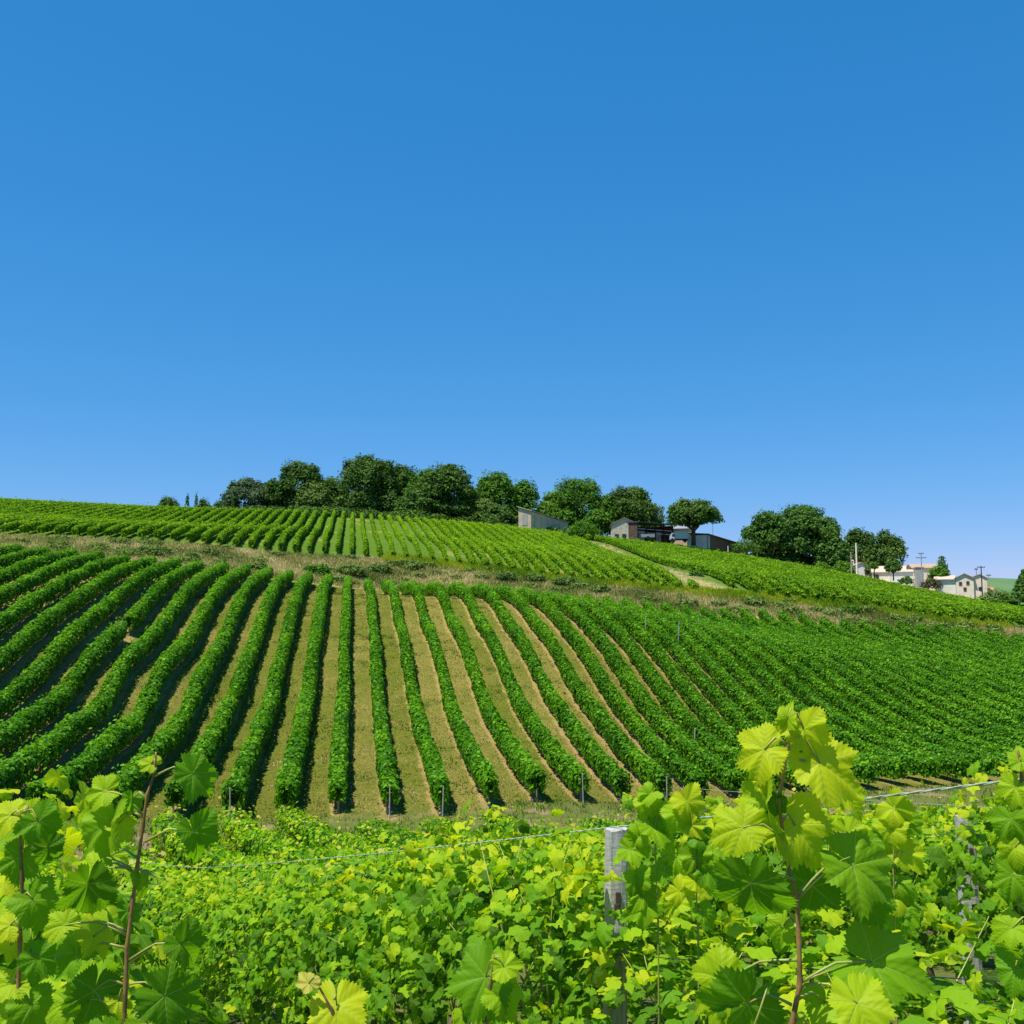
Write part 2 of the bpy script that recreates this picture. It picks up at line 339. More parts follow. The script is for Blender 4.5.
# ground ------------------------------------------------------------
def groundmat():
    m, t, out = newmat('vineyard_ground'); b = NB(t); p = b.n('ShaderNodeBsdfPrincipled'); p.inputs['Roughness'].default_value = .95
    p.inputs['Specular IOR Level'].default_value = 0
    pos = b.pos(); s = b.n('ShaderNodeSeparateXYZ'); b.set(s.inputs[0], pos)
    X = b.m('SUBTRACT', b.m('MULTIPLY', s.outputs[0], CA), b.m('MULTIPLY', s.outputs[1], SA))
    q = b.m('ADD', b.m('DIVIDE', X, 2.2), .2); wob = b.m('MULTIPLY', b.m('SUBTRACT', b.noise(pos, .9, 3), .5), .22)
    q = b.m('ADD', q, wob)
    dist = b.m('ABSOLUTE', b.m('SUBTRACT', b.m('FRACT', b.m('ADD', q, .5)), .5))        # 0 on a row, .5 mid alley
    alley = b.n('ShaderNodeTexWhiteNoise', noise_dimensions='1D'); b.set(alley.inputs['W'], b.m('FLOOR', q))
    dry = b.m('ADD', b.noise(pos, .22, 4, .6), b.m('MULTIPLY', b.m('SUBTRACT', alley.outputs[0], .5), .30))
    n1 = b.noise(pos, 2.6, 5, .7); n2 = b.noise(pos, 11, 4, .7)
    ns = b.sstep(n2, .38, .62); straw = b.mix(ns, (.33, .27, .075), (.095, .115, .016)); grass = b.mix(ns, (.055, .10, .010), (.22, .215, .035))
    d = b.sstep(b.m('ADD', b.m('MULTIPLY', dry, .55), b.m('MULTIPLY', n1, .5)), .44, .62)
    alleyc = b.mix(d, grass, straw)
    soil = b.mix(n1, (.40, .29, .10), (.25, .18, .055)); soil = b.mix(b.sstep(n2, .52, .62), soil, (.52, .40, .17))
    lf = b.m('MULTIPLY', b.sstep(b.m('MULTIPLY', X, -1.0), 8, 20), .12); mid = b.mix(b.sstep(b.m('SUBTRACT', b.m('ADD', dist, b.m('MULTIPLY', b.m('SUBTRACT', n1, .5), .30)), lf), .12, .20), soil, alleyc)
    up = b.mix(n1, (.06, .15, .018), (.14, .22, .03)); up = b.mix(b.sstep(b.noise(pos, .12, 3), .56, .68), up, (.24, .26, .06))
    bank = b.mix(b.sstep(n1, .35, .65), (.46, .38, .18), (.24, .22, .08)); bank = b.mix(b.sstep(b.noise(pos, .35, 4), .55, .7), bank, (.11, .16, .04))
    bank = b.mix(b.sstep(b.noise(pos, .8, 4), .64, .70), bank, (.46, .30, .17))
    valley = b.mix(n1, (.10, .15, .03), (.20, .20, .06)); valley = b.mix(b.sstep(b.noise(pos, .5, 4), .55, .65), valley, (.30, .22, .12))
    z = b.n('ShaderNodeSeparateXYZ'); b.set(z.inputs[0], b.attr('zone', 'Vector'))
    c = b.mix(z.outputs[0], valley, mid); c = b.mix(z.outputs[1], c, bank); c = b.mix(z.outputs[2], c, up)
    b.set(p.inputs['Base Color'], c); b.set(p.inputs['Normal'], b.bump(b.m('ADD', n1, n2), .12))
    t.links.new(p.outputs[0], out.inputs[0]); return m
M['ground'] = groundmat()

# field edges as plan curves in the row frame --------------------------------------
def edge(lst):
    a = []
    for u, y in lst:
        tx, _ = tang(u, 600); X, Y = toR(tx * y, y); a.append((X, Y))
    a.sort(); a = np.array(a); return lambda X: np.interp(X, a[:, 0], a[:, 1])
e_low = edge([(-300, 34), (-60, 37), (47, 38.8), (181, 42.8), (238, 44), (342, 45.5), (443, 44.8), (537, 46.7), (620, 49), (700, 51), (735, 52.3), (900, 58), (1024, 62), (1200, 66)])
e_mid = edge([(-400, 88), (-100, 88), (0, 97), (100, 102.5), (200, 109.5), (272, 117.5), (349, 121.5), (420, 126.5), (500, 127), (700, 123.5), (850, 121.5), (1024, 122), (1250, 124)])
e_up = edge([(-300, 110), (0, 117), (200, 125), (348, 134), (420, 137), (500, 138), (620, 133), (720, 129), (850, 127), (1024, 127), (1200, 128)])
e_top = edge([(-200, 190), (0, 196), (200, 206), (348, 209), (500, 209), (600, 206), (700, 200), (860, 190), (1024, 176), (1200, 165)])
def hit(u, v, h=0.0, y0=60, y1=260):
    tx, tz = tang(u, v); ys = np.arange(y0, y1, .5); d = tz * ys - ground(tx * ys, ys) - h
    k = np.argmax(d < 0) if (d < 0).any() else len(ys) - 1
    return tx * ys[k], ys[k]
path_pts = [toR(*hit(u, v, 0, 130)) for u, v in [(603, 546), (622, 556), (650, 566), (690, 580), (722, 592)]]
path_pts = [(path_pts[0][0] - 3, path_pts[0][1] + 22)] + path_pts + [(path_pts[-1][0] + 8, path_pts[-1][1] - 14)]
print('path', [(round(a, 1), round(b_, 1)) for a, b_ in path_pts])
def pathdist(X, Y):
    X = np.asarray(X, float); Y = np.asarray(Y, float); best = np.full(X.shape, 1e9); side = np.zeros(X.shape)
    for (ax, ay), (bx, by) in zip(path_pts[:-1], path_pts[1:]):
        dx, dy = bx - ax, by - ay; t = np.clip(((X - ax) * dx + (Y - ay) * dy) / (dx * dx + dy * dy), 0, 1)
        d = np.hypot(X - ax - t * dx, Y - ay - t * dy); s = np.sign(dx * (Y - ay) - dy * (X - ax))
        side = np.where(d < best, s, side); best = np.minimum(best, d)
    return best, side                                          # side > 0: right-hand (uphill) field

def axis(lo, hi, step, ext):
    c = np.arange(lo, hi + .01, step); g_ = []; d = step; p = hi
    while p < ext: d *= 1.25; p += d; g_.append(p)
    l_ = []; d = step; p = lo
    while p > -ext: d *= 1.25; p -= d; l_.append(p)
    return np.array(l_[::-1] + list(c) + g_)
gx, gy = axis(-85, 125, 1.0, 5000), axis(-12, 232, 1.0, 5000)
GX, GY = np.meshgrid(gx, gy); xx, yy = GX.ravel(), GY.ravel(); zz = ground(xx, yy)
Xr, Yr = toR(xx, yy); wob = np.sin(Xr * .37) * .7 + np.sin(Xr * .9 + 1) * .4
midm = smooth(-.8, .8, Yr - e_low(Xr)) ; bankm = smooth(-1.2, .4, Yr - e_mid(Xr) - wob * .3); upm = smooth(-1, 1, Yr - e_up(Xr) - wob)
pd, ps = pathdist(Xr, Yr); upm = upm * smooth(1.0, 2.2, pd); topm = smooth(-1, 1, Yr - e_top(Xr) - .5); upm *= 1 - topm * (Xr > 60)
tz_ = midm * 0 + (np.sin(xx * 1.7) * np.sin(yy * 1.3 + xx)) * .05
zz = zz + tz_ * (1 - smooth(250, 400, np.hypot(xx, yy)))
nx, ny = len(gx), len(gy); I = (np.arange(ny - 1)[:, None] * nx + np.arange(nx - 1)[None]).ravel()
gr = mesh_np('ground', np.stack([xx, yy, zz], 1), np.stack([I, I + 1, I + nx + 1, I + nx], 1), M['ground'], attrs={'zone': np.stack([midm, bankm, upm], 1)}, smooth_=True)
tag(gr, kind='structure')

# far hill on the right -----------------------------------------------------------
def hillmat():
    m, t, out = newmat('far_vineyard_slope'); b = NB(t); p = b.n('ShaderNodeBsdfPrincipled'); p.inputs['Roughness'].default_value = .95
    pos = b.pos(); wv = b.n('ShaderNodeTexWave'); b.set(wv.inputs[0], pos); wv.inputs['Scale'].default_value = .12; wv.inputs['Distortion'].default_value = 1
    c = b.mix(b.m('MULTIPLY', wv.outputs['Fac'], .5), (.05, .14, .03), (.10, .20, .05)); c = b.mix(b.sstep(b.noise(pos, .02, 3), .5, .6), c, (.09, .17, .05))
    b.set(p.inputs['Base Color'], c); t.links.new(p.outputs[0], out.inputs[0]); return m
hx, hy = np.meshgrid(np.linspace(60, 900, 90), np.linspace(420, 1100, 60)); hxf, hyf = hx.ravel(), hy.ravel()
hz = -14 + 47 * np.exp(-((hxf - 330) / 260) ** 2 - ((hyf - 760) / 190) ** 2) - 1 + 1.5 * np.sin(hxf * .03) * np.sin(hyf * .02)
I = (np.arange(59)[:, None] * 90 + np.arange(89)[None]).ravel()
tag(mesh_np('hill', np.stack([hxf, hyf, hz], 1), np.stack([I, I + 1, I + 91, I + 90], 1), hillmat(), smooth_=True), kind='structure')

# ------------------------------------------------------------------ leaf templates and scattering
def norm(v): return v / np.maximum(np.linalg.norm(v, axis=-1, keepdims=True), 1e-9)
def frames(nrm, tip):
    """columns: side, tip, normal"""
    nrm = norm(nrm); tip = norm(tip - nrm * (tip * nrm).sum(-1, keepdims=True)); side = np.cross(tip, nrm)
    return np.stack([side, tip, nrm], -1)
def scatter(tv, tf, pos, Fr, sc):
    N, K = len(pos), len(tv)
    V = np.einsum('nij,kj->nki', Fr, tv) * np.asarray(sc)[:, None, None] + pos[:, None]
    Fs = (tf[None] + (np.arange(N) * K)[:, None, None]).reshape(-1, tf.shape[1])
    return V.reshape(-1, 3), Fs
def leaf_outline(al):
    a = np.abs(np.degrees(al))
    r = np.interp(a, [0, 12, 27, 40, 53, 66, 82, 98, 113, 130, 150, 168, 176, 180], [1.0, .90, .71, .82, .92, .82, .69, .75, .80, .72, .67, .60, .38, .10])
    return r
def leaf_template(nang, rings, teeth, seed, droop=.22, cup=.12):
    rg = np.random.default_rng(seed); al = np.linspace(-math.pi, math.pi, nang + 1)[:-1] + 1e-4
    r = leaf_outline(al) * (1 + rg.normal(0, .02, nang)) * (1 + .09 * np.sin(2 * al + rg.uniform(0, 6)) + .07 * np.sin(3 * al + rg.uniform(0, 6)) + .05 * np.sin(5 * al + rg.uniform(0, 6)))
    if teeth: r = r * (1 + teeth * (np.abs(((np.degrees(al) / 7.5) % 1) - .5) * 2 - .5) * (np.abs(al) < R(172)))
    rs = np.linspace(0, 1, rings + 1)[1:]; V = [(0, 0, 0)]
    p1, p2, p3 = rg.uniform(0, 6.28, 3); asym = rg.normal(0, .12)
    for q in rs:
        rr = r * q; x, y = rr * np.sin(al), rr * np.cos(al)
        veinang = np.array([0, 52, -52, 112, -112]); dv = np.min(np.abs((np.degrees(al)[:, None] - veinang[None] + 180) % 360 - 180), 1)
        z = -droop * rr ** 2 * (1 + .5 * np.cos(al)) + cup * np.abs(x) + rr * .10 * np.minimum(dv / 26, 1) + .07 * rr * np.sin(3 * al + p1) + .07 * rr ** 2 * np.sin(7 * al + p2) + .05 * rr ** 2 * np.sin(13 * al + p3) + asym * x
        V += list(zip(x, y, z))
    V = np.array(V); T = []; Q = []
    for j in range(nang): T.append((0, 1 + (j + 1) % nang, 1 + j))
    for k in range(rings - 1):
        for j in range(nang):
            a, b_ = 1 + k * nang + j, 1 + k * nang + (j + 1) % nang; Q.append((a, b_, b_ + nang)); Q.append((a, b_ + nang, a + nang))
    return V, np.array(T + Q)
def rnd_unit(n): return norm(RNG.normal(size=(n, 3)))
QUAD = (np.array([(-.5, 0, 0), (0, -.55, -.06), (.5, 0, 0), (0, .6, -.1)]), np.array([(0, 1, 2, 3)]))
# a light seven-point leaf for vines a few metres to some tens of metres off
_a = np.radians([180, 135, 113, 82, 53, 27, 0, -27, -53, -82, -113, -135]); _r = leaf_outline(_a); _r[0] = .12
SIMPLE = (np.vstack([[(0, 0, .05)], np.stack([_r * np.sin(_a), _r * np.cos(_a), -.22 * _r ** 2 + .1 * np.abs(np.sin(_a))], 1)]),
          np.array([(0, 1 + (j + 1) % 12, 1 + j) for j in range(12)]))

# ------------------------------------------------------------------ vine rows
def noise1(s, seed, wl):
    rg = np.random.default_rng(seed); k = np.floor(s / wl).astype(int); f = s / wl - k; f = f * f * (3 - 2 * f)
    tab = rg.uniform(-1, 1, 4096); return tab[k % 4096] * (1 - f) + tab[(k + 1) % 4096] * f
def row_mesh(name, parent, mat, curve, L, dens, size, H, hw, seed, zlo=.30, tmpl=QUAD, core=.62, tintmu=.45, gaps=(), tintv=.22, ragged=.12, luv=False):
    """curve(s) -> x, y, cross direction (cx, cy); foliage of one row, length L"""
    rg = np.random.default_rng(seed); N = int(dens * L); s = rg.uniform(0, L, N)
    if len(gaps):
        for a, b_ in gaps: s = s[(s < a) | (s > b_)]
        N = len(s)
    th = rg.uniform(-.35 * math.pi, 1.35 * math.pi, N); rad = rg.uniform(.78, 1.08, N)
    hh = (H - zlo) / 2; en = np.minimum(s, L - s); rad = np.where(en < .45, np.sqrt(rg.uniform(.05, 1, N)), rad)
    lump = 1 + .22 * noise1(s, seed, .9) + .12 * noise1(s, seed + 1, .35)
    c, sn = np.cos(th), np.sin(th); e = .75
    ox = np.sign(c) * np.abs(c) ** e * hw * lump * rad; oz = zlo + hh + np.sign(sn) * np.abs(sn) ** e * hh * (1 + .17 * noise1(s, seed + 2, 1.0)) * rad
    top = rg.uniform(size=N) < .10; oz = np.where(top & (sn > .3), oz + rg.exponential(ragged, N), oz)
    x, y, cx, cy = curve(s); cxx, cyy = cx, cy; lean = .05 * noise1(s, seed + 3, 6)
    px, py = x + cxx * (ox + lean), y + cyy * (ox + lean); gz_ = ground(x, y); pos = np.stack([px, py, gz_ + oz], 1)
    nr = np.stack([cxx * c, cyy * c, np.maximum(sn, -.2) * 1.0 + .15], 1) + rnd_unit(N) * .75
    tipd = rnd_unit(N) * .8 + np.array([0, 0, -.8]); V, Fs = scatter(*tmpl, pos, frames(nr, tipd), size * rg.uniform(.7, 1.25, N))
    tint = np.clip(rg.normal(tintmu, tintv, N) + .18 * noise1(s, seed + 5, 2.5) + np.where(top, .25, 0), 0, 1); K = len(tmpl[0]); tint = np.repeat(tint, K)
    FF = [Fs]; att = {'tint': tint}
    uv = np.tile(tmpl[0], (N, 1))
    if core:
        step = .6; ns = max(int(L / step), 2); cs = np.linspace(.45, L - .45, ns); x, y, cx, cy = curve(cs); g0 = ground(x, y); V2 = []
        k = 8; l2 = 1 + .16 * noise1(cs, seed, .9)
        for j in range(k):
            a = 2 * math.pi * j / k; V2.append(np.stack([x + cx * math.cos(a) * hw * core * l2, y + cy * math.cos(a) * hw * core * l2, g0 + zlo + hh + math.sin(a) * hh * .8], 1))
        V2 = np.stack(V2, 1)
        a = (np.arange(ns - 1)[:, None] * k + np.arange(k)[None]); b_ = (np.arange(ns - 1)[:, None] * k + (np.arange(k)[None] + 1) % k)
        F2 = np.stack([a, b_, b_ + k, a + k], -1).reshape(-1, 4)
        if len(gaps):
            mids = np.repeat((cs[:-1] + cs[1:]) / 2, k); keep = np.ones(len(mids), bool)
            for q0, q1 in gaps: keep &= (mids < q0 - .3) | (mids > q1 + .3)
            F2 = F2[keep]
        FF.append(F2 + len(V)); V = np.vstack([V, V2.reshape(-1, 3)]); att['tint'] = np.concatenate([tint, np.full(ns * k, .15)]); uv = np.vstack([uv, np.tile((.3, .3, 0), (ns * k, 1))])
    if luv: att['luv'] = uv
    return mesh_np(name, V, FF, mat, parent, att)
def slope_curve(X, Y0):
    def c(s):
        x, y = toW(np.full_like(s, X), Y0 + s); return x, y, np.full_like(s, CA), np.full_like(s, -SA)
    return c
def in_view(X, Ya, Yb, lim=.60):
    Y = np.arange(Ya, Yb, .5); x, y = toW(np.full_like(Y, X), Y); ok = np.abs(x / y) < lim
    return (Y[ok].min(), Y[ok].max()) if ok.sum() > 6 else None
def trunks(parent, X, Ya, Yb, H=.5, mat=None, sp=1.0):
    rg = np.random.default_rng(int(X * 100) % 9973); V = []; Fs = []; Y = np.arange(Ya + .3, Yb, sp); Y = Y + rg.normal(0, .08, len(Y))
    x, y = toW(X + rg.normal(0, .04, len(Y)), Y); z = ground(x, y)
    k = 5; a = np.arange(k) * 2 * math.pi / k; ring = np.stack([np.cos(a), np.sin(a)], 1)
    T = []
    for h, r in ((-.05, .055), (H * .5, .04), (H, .045)): T.append(np.column_stack([ring * r, np.full(k, h)]))
    T = np.vstack(T); tf = []
    for lv in range(2):
        for j in range(k): tf.append((lv * k + j, lv * k + (j + 1) % k, (lv + 1) * k + (j + 1) % k, (lv + 1) * k + j))
    N = len(Y); Fr = np.tile(np.eye(3), (N, 1, 1)); Fr[:, 0, 2] = rg.normal(0, .12, N); Fr[:, 1, 2] = rg.normal(0, .15, N)
    V, F_ = scatter(T, np.array(tf), np.stack([x, y, z], 1), Fr, np.ones(N))
    o = mesh_np('trunk', V, F_, mat or M['pale_trunk'], parent, {}); tag(o, kind='stuff'); return o

def stake(u, v, y, h=1.6, label=None, mat=None, lean=0, r=.045, grp='stakes standing in the vine rows', xy=None):
    if xy is None: tx, _ = tang(u, v); x = tx * y
    else: x, y = xy
    b = MB(); b.tube([(0, 0, -.3), (lean * h * .5, 0, h * .5), (lean * h, 0, h)], [r, r * .95, r * .85], 7)
    b.tube([(lean * h, 0, h), (lean * h, 0, h + .02)], [r * .85, r * .4], 7)
    o = b.build('wooden_stake', mat or M['stake']); o.location = (x, y, gz(x, y)); tag(o, label, 'stake', grp); return o

gi = 0
for i in range(-19, 37):
    X = (i - .2) * 2.2; Ya, Yb = float(e_low(X)), float(e_mid(X)) - .6
    iv = in_view(X, Ya, Yb)
    if iv is None: continue
    Ya, Yb = iv
    x0, y0 = toW(X, Ya); root = empty('vine_row', (x0, y0, gz(x0, y0))); sd_ = 'left' if i < 0 else 'right'
    if i == 0: lb = "upright leafy vine row running straight up the middle of the lower slope"
    else: lb = f"leafy lower-slope vine row, {ordinal(abs(i))} to the {sd_} of the upright middle row"
    tag(root, lb, 'vine row', 'vine rows on the lower slope')
    inv = Matrix.Translation(-Vector(root.location))
    L = Yb - Ya; gaps = []
    if i == -7: gaps = [(float(max(0, hit(118, 632, 0)[1] * 1.0 / CA * 0 + toR(*hit(128, 640, 0, 40))[1] - Ya - .9)), float(toR(*hit(128, 640, 0, 40))[1] - Ya + .9))]
    near = (Ya + Yb) / 2
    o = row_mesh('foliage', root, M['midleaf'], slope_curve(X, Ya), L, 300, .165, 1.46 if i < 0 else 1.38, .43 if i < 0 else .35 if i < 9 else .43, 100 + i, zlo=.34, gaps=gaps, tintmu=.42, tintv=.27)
    o.matrix_parent_inverse = inv
    if i < 12:
        o = trunks(root, X, Ya, Yb, .55); o.matrix_parent_inverse = inv
print('mid rows done')
for k, (i, off) in enumerate([(-2, 0), (1, 0), (2, 0), (5, 0), (7, 0)]):
    X = (i - .2) * 2.2; Y = float(e_low(X)) - .25; x, y = toW(X, Y)
    sd_ = 'left' if i < 0 else 'right'
    stake(0, 0, 0, 1.35, f"grey stake at the foot of the {ordinal(abs(i))} lower-slope row {sd_} of the upright row", lean=.03 * (k % 3 - 1), grp='end stakes at the foot of the lower slope', xy=(x, y), r=.033)
for (u, v, h, nm) in [(120, 636, 1.7, 'pale stake in the gap of a vine row on the left of the lower slope'),
                      (678, 640, 2.1, 'tall pale stake sticking out of the vines right of centre, the thickest of three'),
                      (645, 630, 1.7, 'thin pale stake in the vines below the dry path, leftmost of three'),
                      (698, 628, 1.7, 'thin pale stake above the tall one in the lower slope vines'),
                      (838, 630, 1.8, 'thin pale stake in the vines below the rubble patch of the bank'),
                      (694, 744, 1.6, 'thin stake in the lower slope vines left of the tall near shoot')]:
    x, y = hit(u, v, .7, 45); stake(0, 0, 0, h, nm, grp='stakes standing in the lower slope', xy=(x, y), lean=.05)

def upper(side):
    cnt = []
    for i in range(-42, 66):
        X = (i - .2) * 1.8 + .3; Ya, Yb = float(e_up(X)) + .3, float(e_top(X))
        Y = np.arange(Ya, Yb, .5); d, sgn = pathdist(np.full_like(Y, X), Y)
        ok = (d > np.where(Y > path_pts[-3][1], 3.4, 2.2)) & ((sgn > 0) if side else (sgn <= 0))
        if X < path_pts[0][0] - 4: ok = np.full(len(Y), side == 0)
        if X > path_pts[-1][0] + 3: ok = np.full(len(Y), side == 1)
        x, y = toW(np.full_like(Y, X), Y); ok &= np.abs(x / y) < .60
        if ok.sum() < 6: continue
        Ya, Yb = Y[ok].min(), Y[ok].max(); cnt.append((i, X, Ya, Yb))
    return cnt
for side in (0, 1):
    rows = upper(side); n0 = len(rows)
    for k, (i, X, Ya, Yb) in enumerate(rows):
        L = Yb - Ya; cu = slope_curve(X, Ya)
        u_here = None
        if side == 0:
            lb = ("upright vine row in the upper field straight below the tallest tree clump" if i == 0 else
                  f"upper vine row left of the dry path, {ordinal(abs(i))} {'left' if i < 0 else 'right'} of the upright one")
            grp = 'vine rows in the upper field left of the path'
        else:
            lb = f"upper vine row right of the dry path, {ordinal(k + 1)} from the left"; grp = 'vine rows in the upper field right of the path'
        yel = side == 0 and i > 14
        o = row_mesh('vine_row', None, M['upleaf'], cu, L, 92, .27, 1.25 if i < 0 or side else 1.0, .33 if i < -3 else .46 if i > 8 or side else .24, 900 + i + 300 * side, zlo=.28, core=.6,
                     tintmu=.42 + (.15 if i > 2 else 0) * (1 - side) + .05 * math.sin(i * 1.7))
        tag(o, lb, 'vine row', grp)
print('upper rows done')

# ------------------------------------------------------------------ grass and scrub on the bank and in the valley
def tufts(name, xs, ys, hgt, mat, nb=6, spread=.16, wid=.03, seed=3):
    rg = np.random.default_rng(seed); N = len(xs) * nb; x = np.repeat(xs, nb) + rg.normal(0, spread, N); y = np.repeat(ys, nb) + rg.normal(0, spread, N)
    z = ground(x, y); h = np.repeat(hgt, nb) * rg.uniform(.5, 1.15, N)
    a = rg.uniform(0, 6.28, N); side = np.stack([np.cos(a), np.sin(a), np.zeros(N)], 1); ln = np.stack([np.cos(a + 1.3), np.sin(a + 1.3), np.zeros(N)], 1) * (h * rg.uniform(.1, .7, N))[:, None]
    b0 = np.stack([x, y, z - .02], 1); wd = (wid * rg.uniform(.6, 1.5, N))[:, None]
    V = np.stack([b0 - side * wd, b0 + side * wd, b0 + ln * .4 + side * wd * .7 + np.array([0, 0, 1]) * (h * .6)[:, None], b0 + ln + np.array([0, 0, 1]) * h[:, None]], 1)
    Fs = (np.array([(0, 1, 2), (0, 2, 3)])[None] + (np.arange(N) * 4)[:, None, None]).reshape(-1, 3)
    pat = .28 * np.sin(xs * .55 + 2 * np.sin(ys * .5)) + .22 * np.sin(xs * .21 + 1.3 + ys * .3); tint = np.repeat(np.clip(np.repeat(rg.beta(1.6, 1.6, len(xs)) * .8 + .14 + pat, nb) + rg.normal(0, .12, N), 0, 1), 4)
    o = mesh_np(name, V.reshape(-1, 3), Fs, mat, None, {'tint': tint}); tag(o, None, 'grass', kind='stuff'); return o
M['drygrass'] = leafmat('dry_grass', [(0, (.12, .17, .035)), (.35, (.25, .28, .08)), (.7, (.46, .41, .16)), (1, (.60, .52, .26))], .25, (1.2, 1.1, .8), .9, False, 0)
M['greengrass'] = leafmat('green_grass', [(0, (.05, .12, .015)), (.5, (.10, .19, .025)), (1, (.26, .27, .07))], .3, (1.4, 1.3, .6), .9, False, 0)
n = 30000; X = RNG.uniform(-48, 84, n); t = RNG.uniform(0, 1, n); Y = e_mid(X) + .2 + t * (e_up(X) - e_mid(X) - .2)
x, y = toW(X, Y); k = np.abs(x / y) < .62
tag(tufts('dry_grass', x[k], y[k], np.full(k.sum(), .40), M['drygrass'], 6, .22, .035), 'tall dry straw-coloured grass covering the terrace bank')
n = 9000; X = RNG.uniform(10, 60, n); Y = RNG.uniform(120, 212, n); d, _ = pathdist(X, Y); k = (d < 2.4) & (Y < e_top(X)); x, y = toW(X[k], Y[k])
tag(tufts('path_grass', x, y, np.full(len(x), .22), M['drygrass'], 6, .25, .03, 4), 'short dry grass on the diagonal path between the upper fields')
n = 14000; x = RNG.uniform(-26, 36, n); y = RNG.uniform(29, 62, n); X, Y = toR(x, y); k = (Y < e_low(X) + .3) & (np.abs(x / y) < .62) & (y > 29)
tag(tufts('valley_grass', x[k], y[k], np.full(k.sum(), .16), M['greengrass'], 7, .14, .02, 5), 'short green grass along the foot of the lower slope')
for nm_, n, mt_, hh_, sd0, lb_ in (('alley_grass', 60000, 'greengrass', .10, 6, 'short mown grass between the lower slope rows'), ('straw', 60000, 'drygrass', .07, 7, 'dry straw and withered grass lying between the lower slope rows')):
    x = RNG.uniform(-42, 42, n); y = RNG.uniform(36, 125, n); X, Y = toR(x, y)
    d = np.abs(((X / 2.2 + .2 + .5) % 1) - .5); pat_ = np.sin(X * 2.1 + np.sin(Y * .5) * 2) * np.sin(Y * .9 + X) + np.sin(np.floor(X / 2.2 + .2) * 2.4 + Y * .12)
    k = (Y > e_low(X)) & (Y < e_mid(X)) & (d > .14) & (np.abs(x / y) < .6) & (X < 22) & ((pat_ < .35) if nm_ == 'alley_grass' else (pat_ > -.3))
    tag(tufts(nm_, x[k], y[k], np.full(k.sum(), hh_), M[mt_], 5, .16, .03, sd0), lb_)

n = 7000; X = RNG.uniform(4, 80, n); Y = e_up(X) + RNG.normal(.2, .7, n); x, y = toW(X, Y); k = np.abs(x / y) < .62
M['weeds'] = leafmat('tall_weeds', [(0, (.14, .27, .015)), (.5, (.24, .38, .02)), (1, (.42, .48, .04))], .4, (1.4, 1.3, .6), .9, False, 0)
tag(tufts('weeds', x[k], y[k], np.full(k.sum(), .62), M['weeds'], 6, .25, .05, 8), 'tall yellow-green weeds along the foot of the upper vine rows')

def bush_mesh(name, blobs, mat, dens, size, seed, parent=None, flat=.0, up=.35):
    """leafy surface over ellipsoid lumps: blobs (cx,cy,cz,rx,ry,rz) local"""
    rg = np.random.default_rng(seed); Ps = []; Ns = []; Ts = []
    for bi, (cx, cy, cz, rx, ry, rz) in enumerate(blobs):
        area = 4 * math.pi * ((rx * ry) ** 1.6 / 3 + (rx * rz) ** 1.6 / 3 + (ry * rz) ** 1.6 / 3) ** (1 / 1.6)
        k = max(int(area * dens), 12); d = norm(rg.normal(size=(k, 3))); d[:, 2] = np.where(d[:, 2] < -.55, -d[:, 2], d[:, 2])
        lump = 1 + .20 * np.sin(d[:, 0] * 5 + bi) * np.sin(d[:, 1] * 6 + 2 * bi) + .14 * np.sin(d[:, 2] * 9 + bi)
        rad = lump * rg.uniform(.70, 1.12, k) * np.where(rg.uniform(size=k) < .08, rg.uniform(1.0, 1.14, k), 1)
        Ps.append(np.array([cx, cy, cz]) + d * rad[:, None] * np.array([rx, ry, rz])); Ns.append(d + rg.normal(size=(k, 3)) * .55 + np.array([0, 0, up]))
        Ts.append(np.clip(rg.normal(.45, .2, k) + rg.normal(0, .12), 0, 1))
    Ps, Ns, Ts = np.vstack(Ps), np.vstack(Ns), np.concatenate(Ts)
    V, Fs = scatter(*QUAD, Ps, frames(Ns, norm(rg.normal(size=Ps.shape)) + np.array([0, 0, -.4])), size * rg.uniform(.6, 1.3, len(Ps)))
    return mesh_np(name, V, Fs, mat, parent, {'tint': np.repeat(Ts, 4)})

shrub_spots = [(150, 553, 'scrub', 1.5, 'dark round shrub on the dry bank at the far left, below the two small cypresses'),
               (255, 567, 'scrub', 1.2, 'low flat shrub on the dry bank above the curved left rows'),
               (192, 556, 'scrub', .9, 'small shrub on the bank between the dark round one and the low flat one'),
               (318, 572, 'green_tree', 1.6, 'leafy green shrub spilling down the bank left of the upright row top'),
               (352, 574, 'scrub', 1.9, 'broad grey-green shrub on the bank at the top of the upright row'),
               (380, 570, 'scrub', 1.5, 'grey-green shrub on the bank right of the upright row top'),
               (415, 566, 'scrub', 1.1, 'small bank shrub left of the bare reddish earth'),
               (505, 578, 'scrub', 1.5, 'grey-green shrub just right of the bare earth of the bank'),
               (535, 580, 'scrub', 1.3, 'second grey-green shrub right of the bare earth of the bank'),
               (567, 584, 'scrub', 1.6, 'widest grey-green shrub on the middle of the bank'),
               (600, 590, 'scrub', 1.2, 'shrub on the bank left of where the dry path comes down'),
               (750, 603, 'scrub', 1.1, 'low shrub on the bank below the right-hand upper field'),
               (850, 612, 'green_tree', 1.2, 'green shrub on the bank right of the rubble patch'),
               (895, 618, 'scrub', 1.0, 'small shrub on the bank below the white houses'),
               (696, 574, 'pine', .9, 'small dark bush beside the dry diagonal path')]
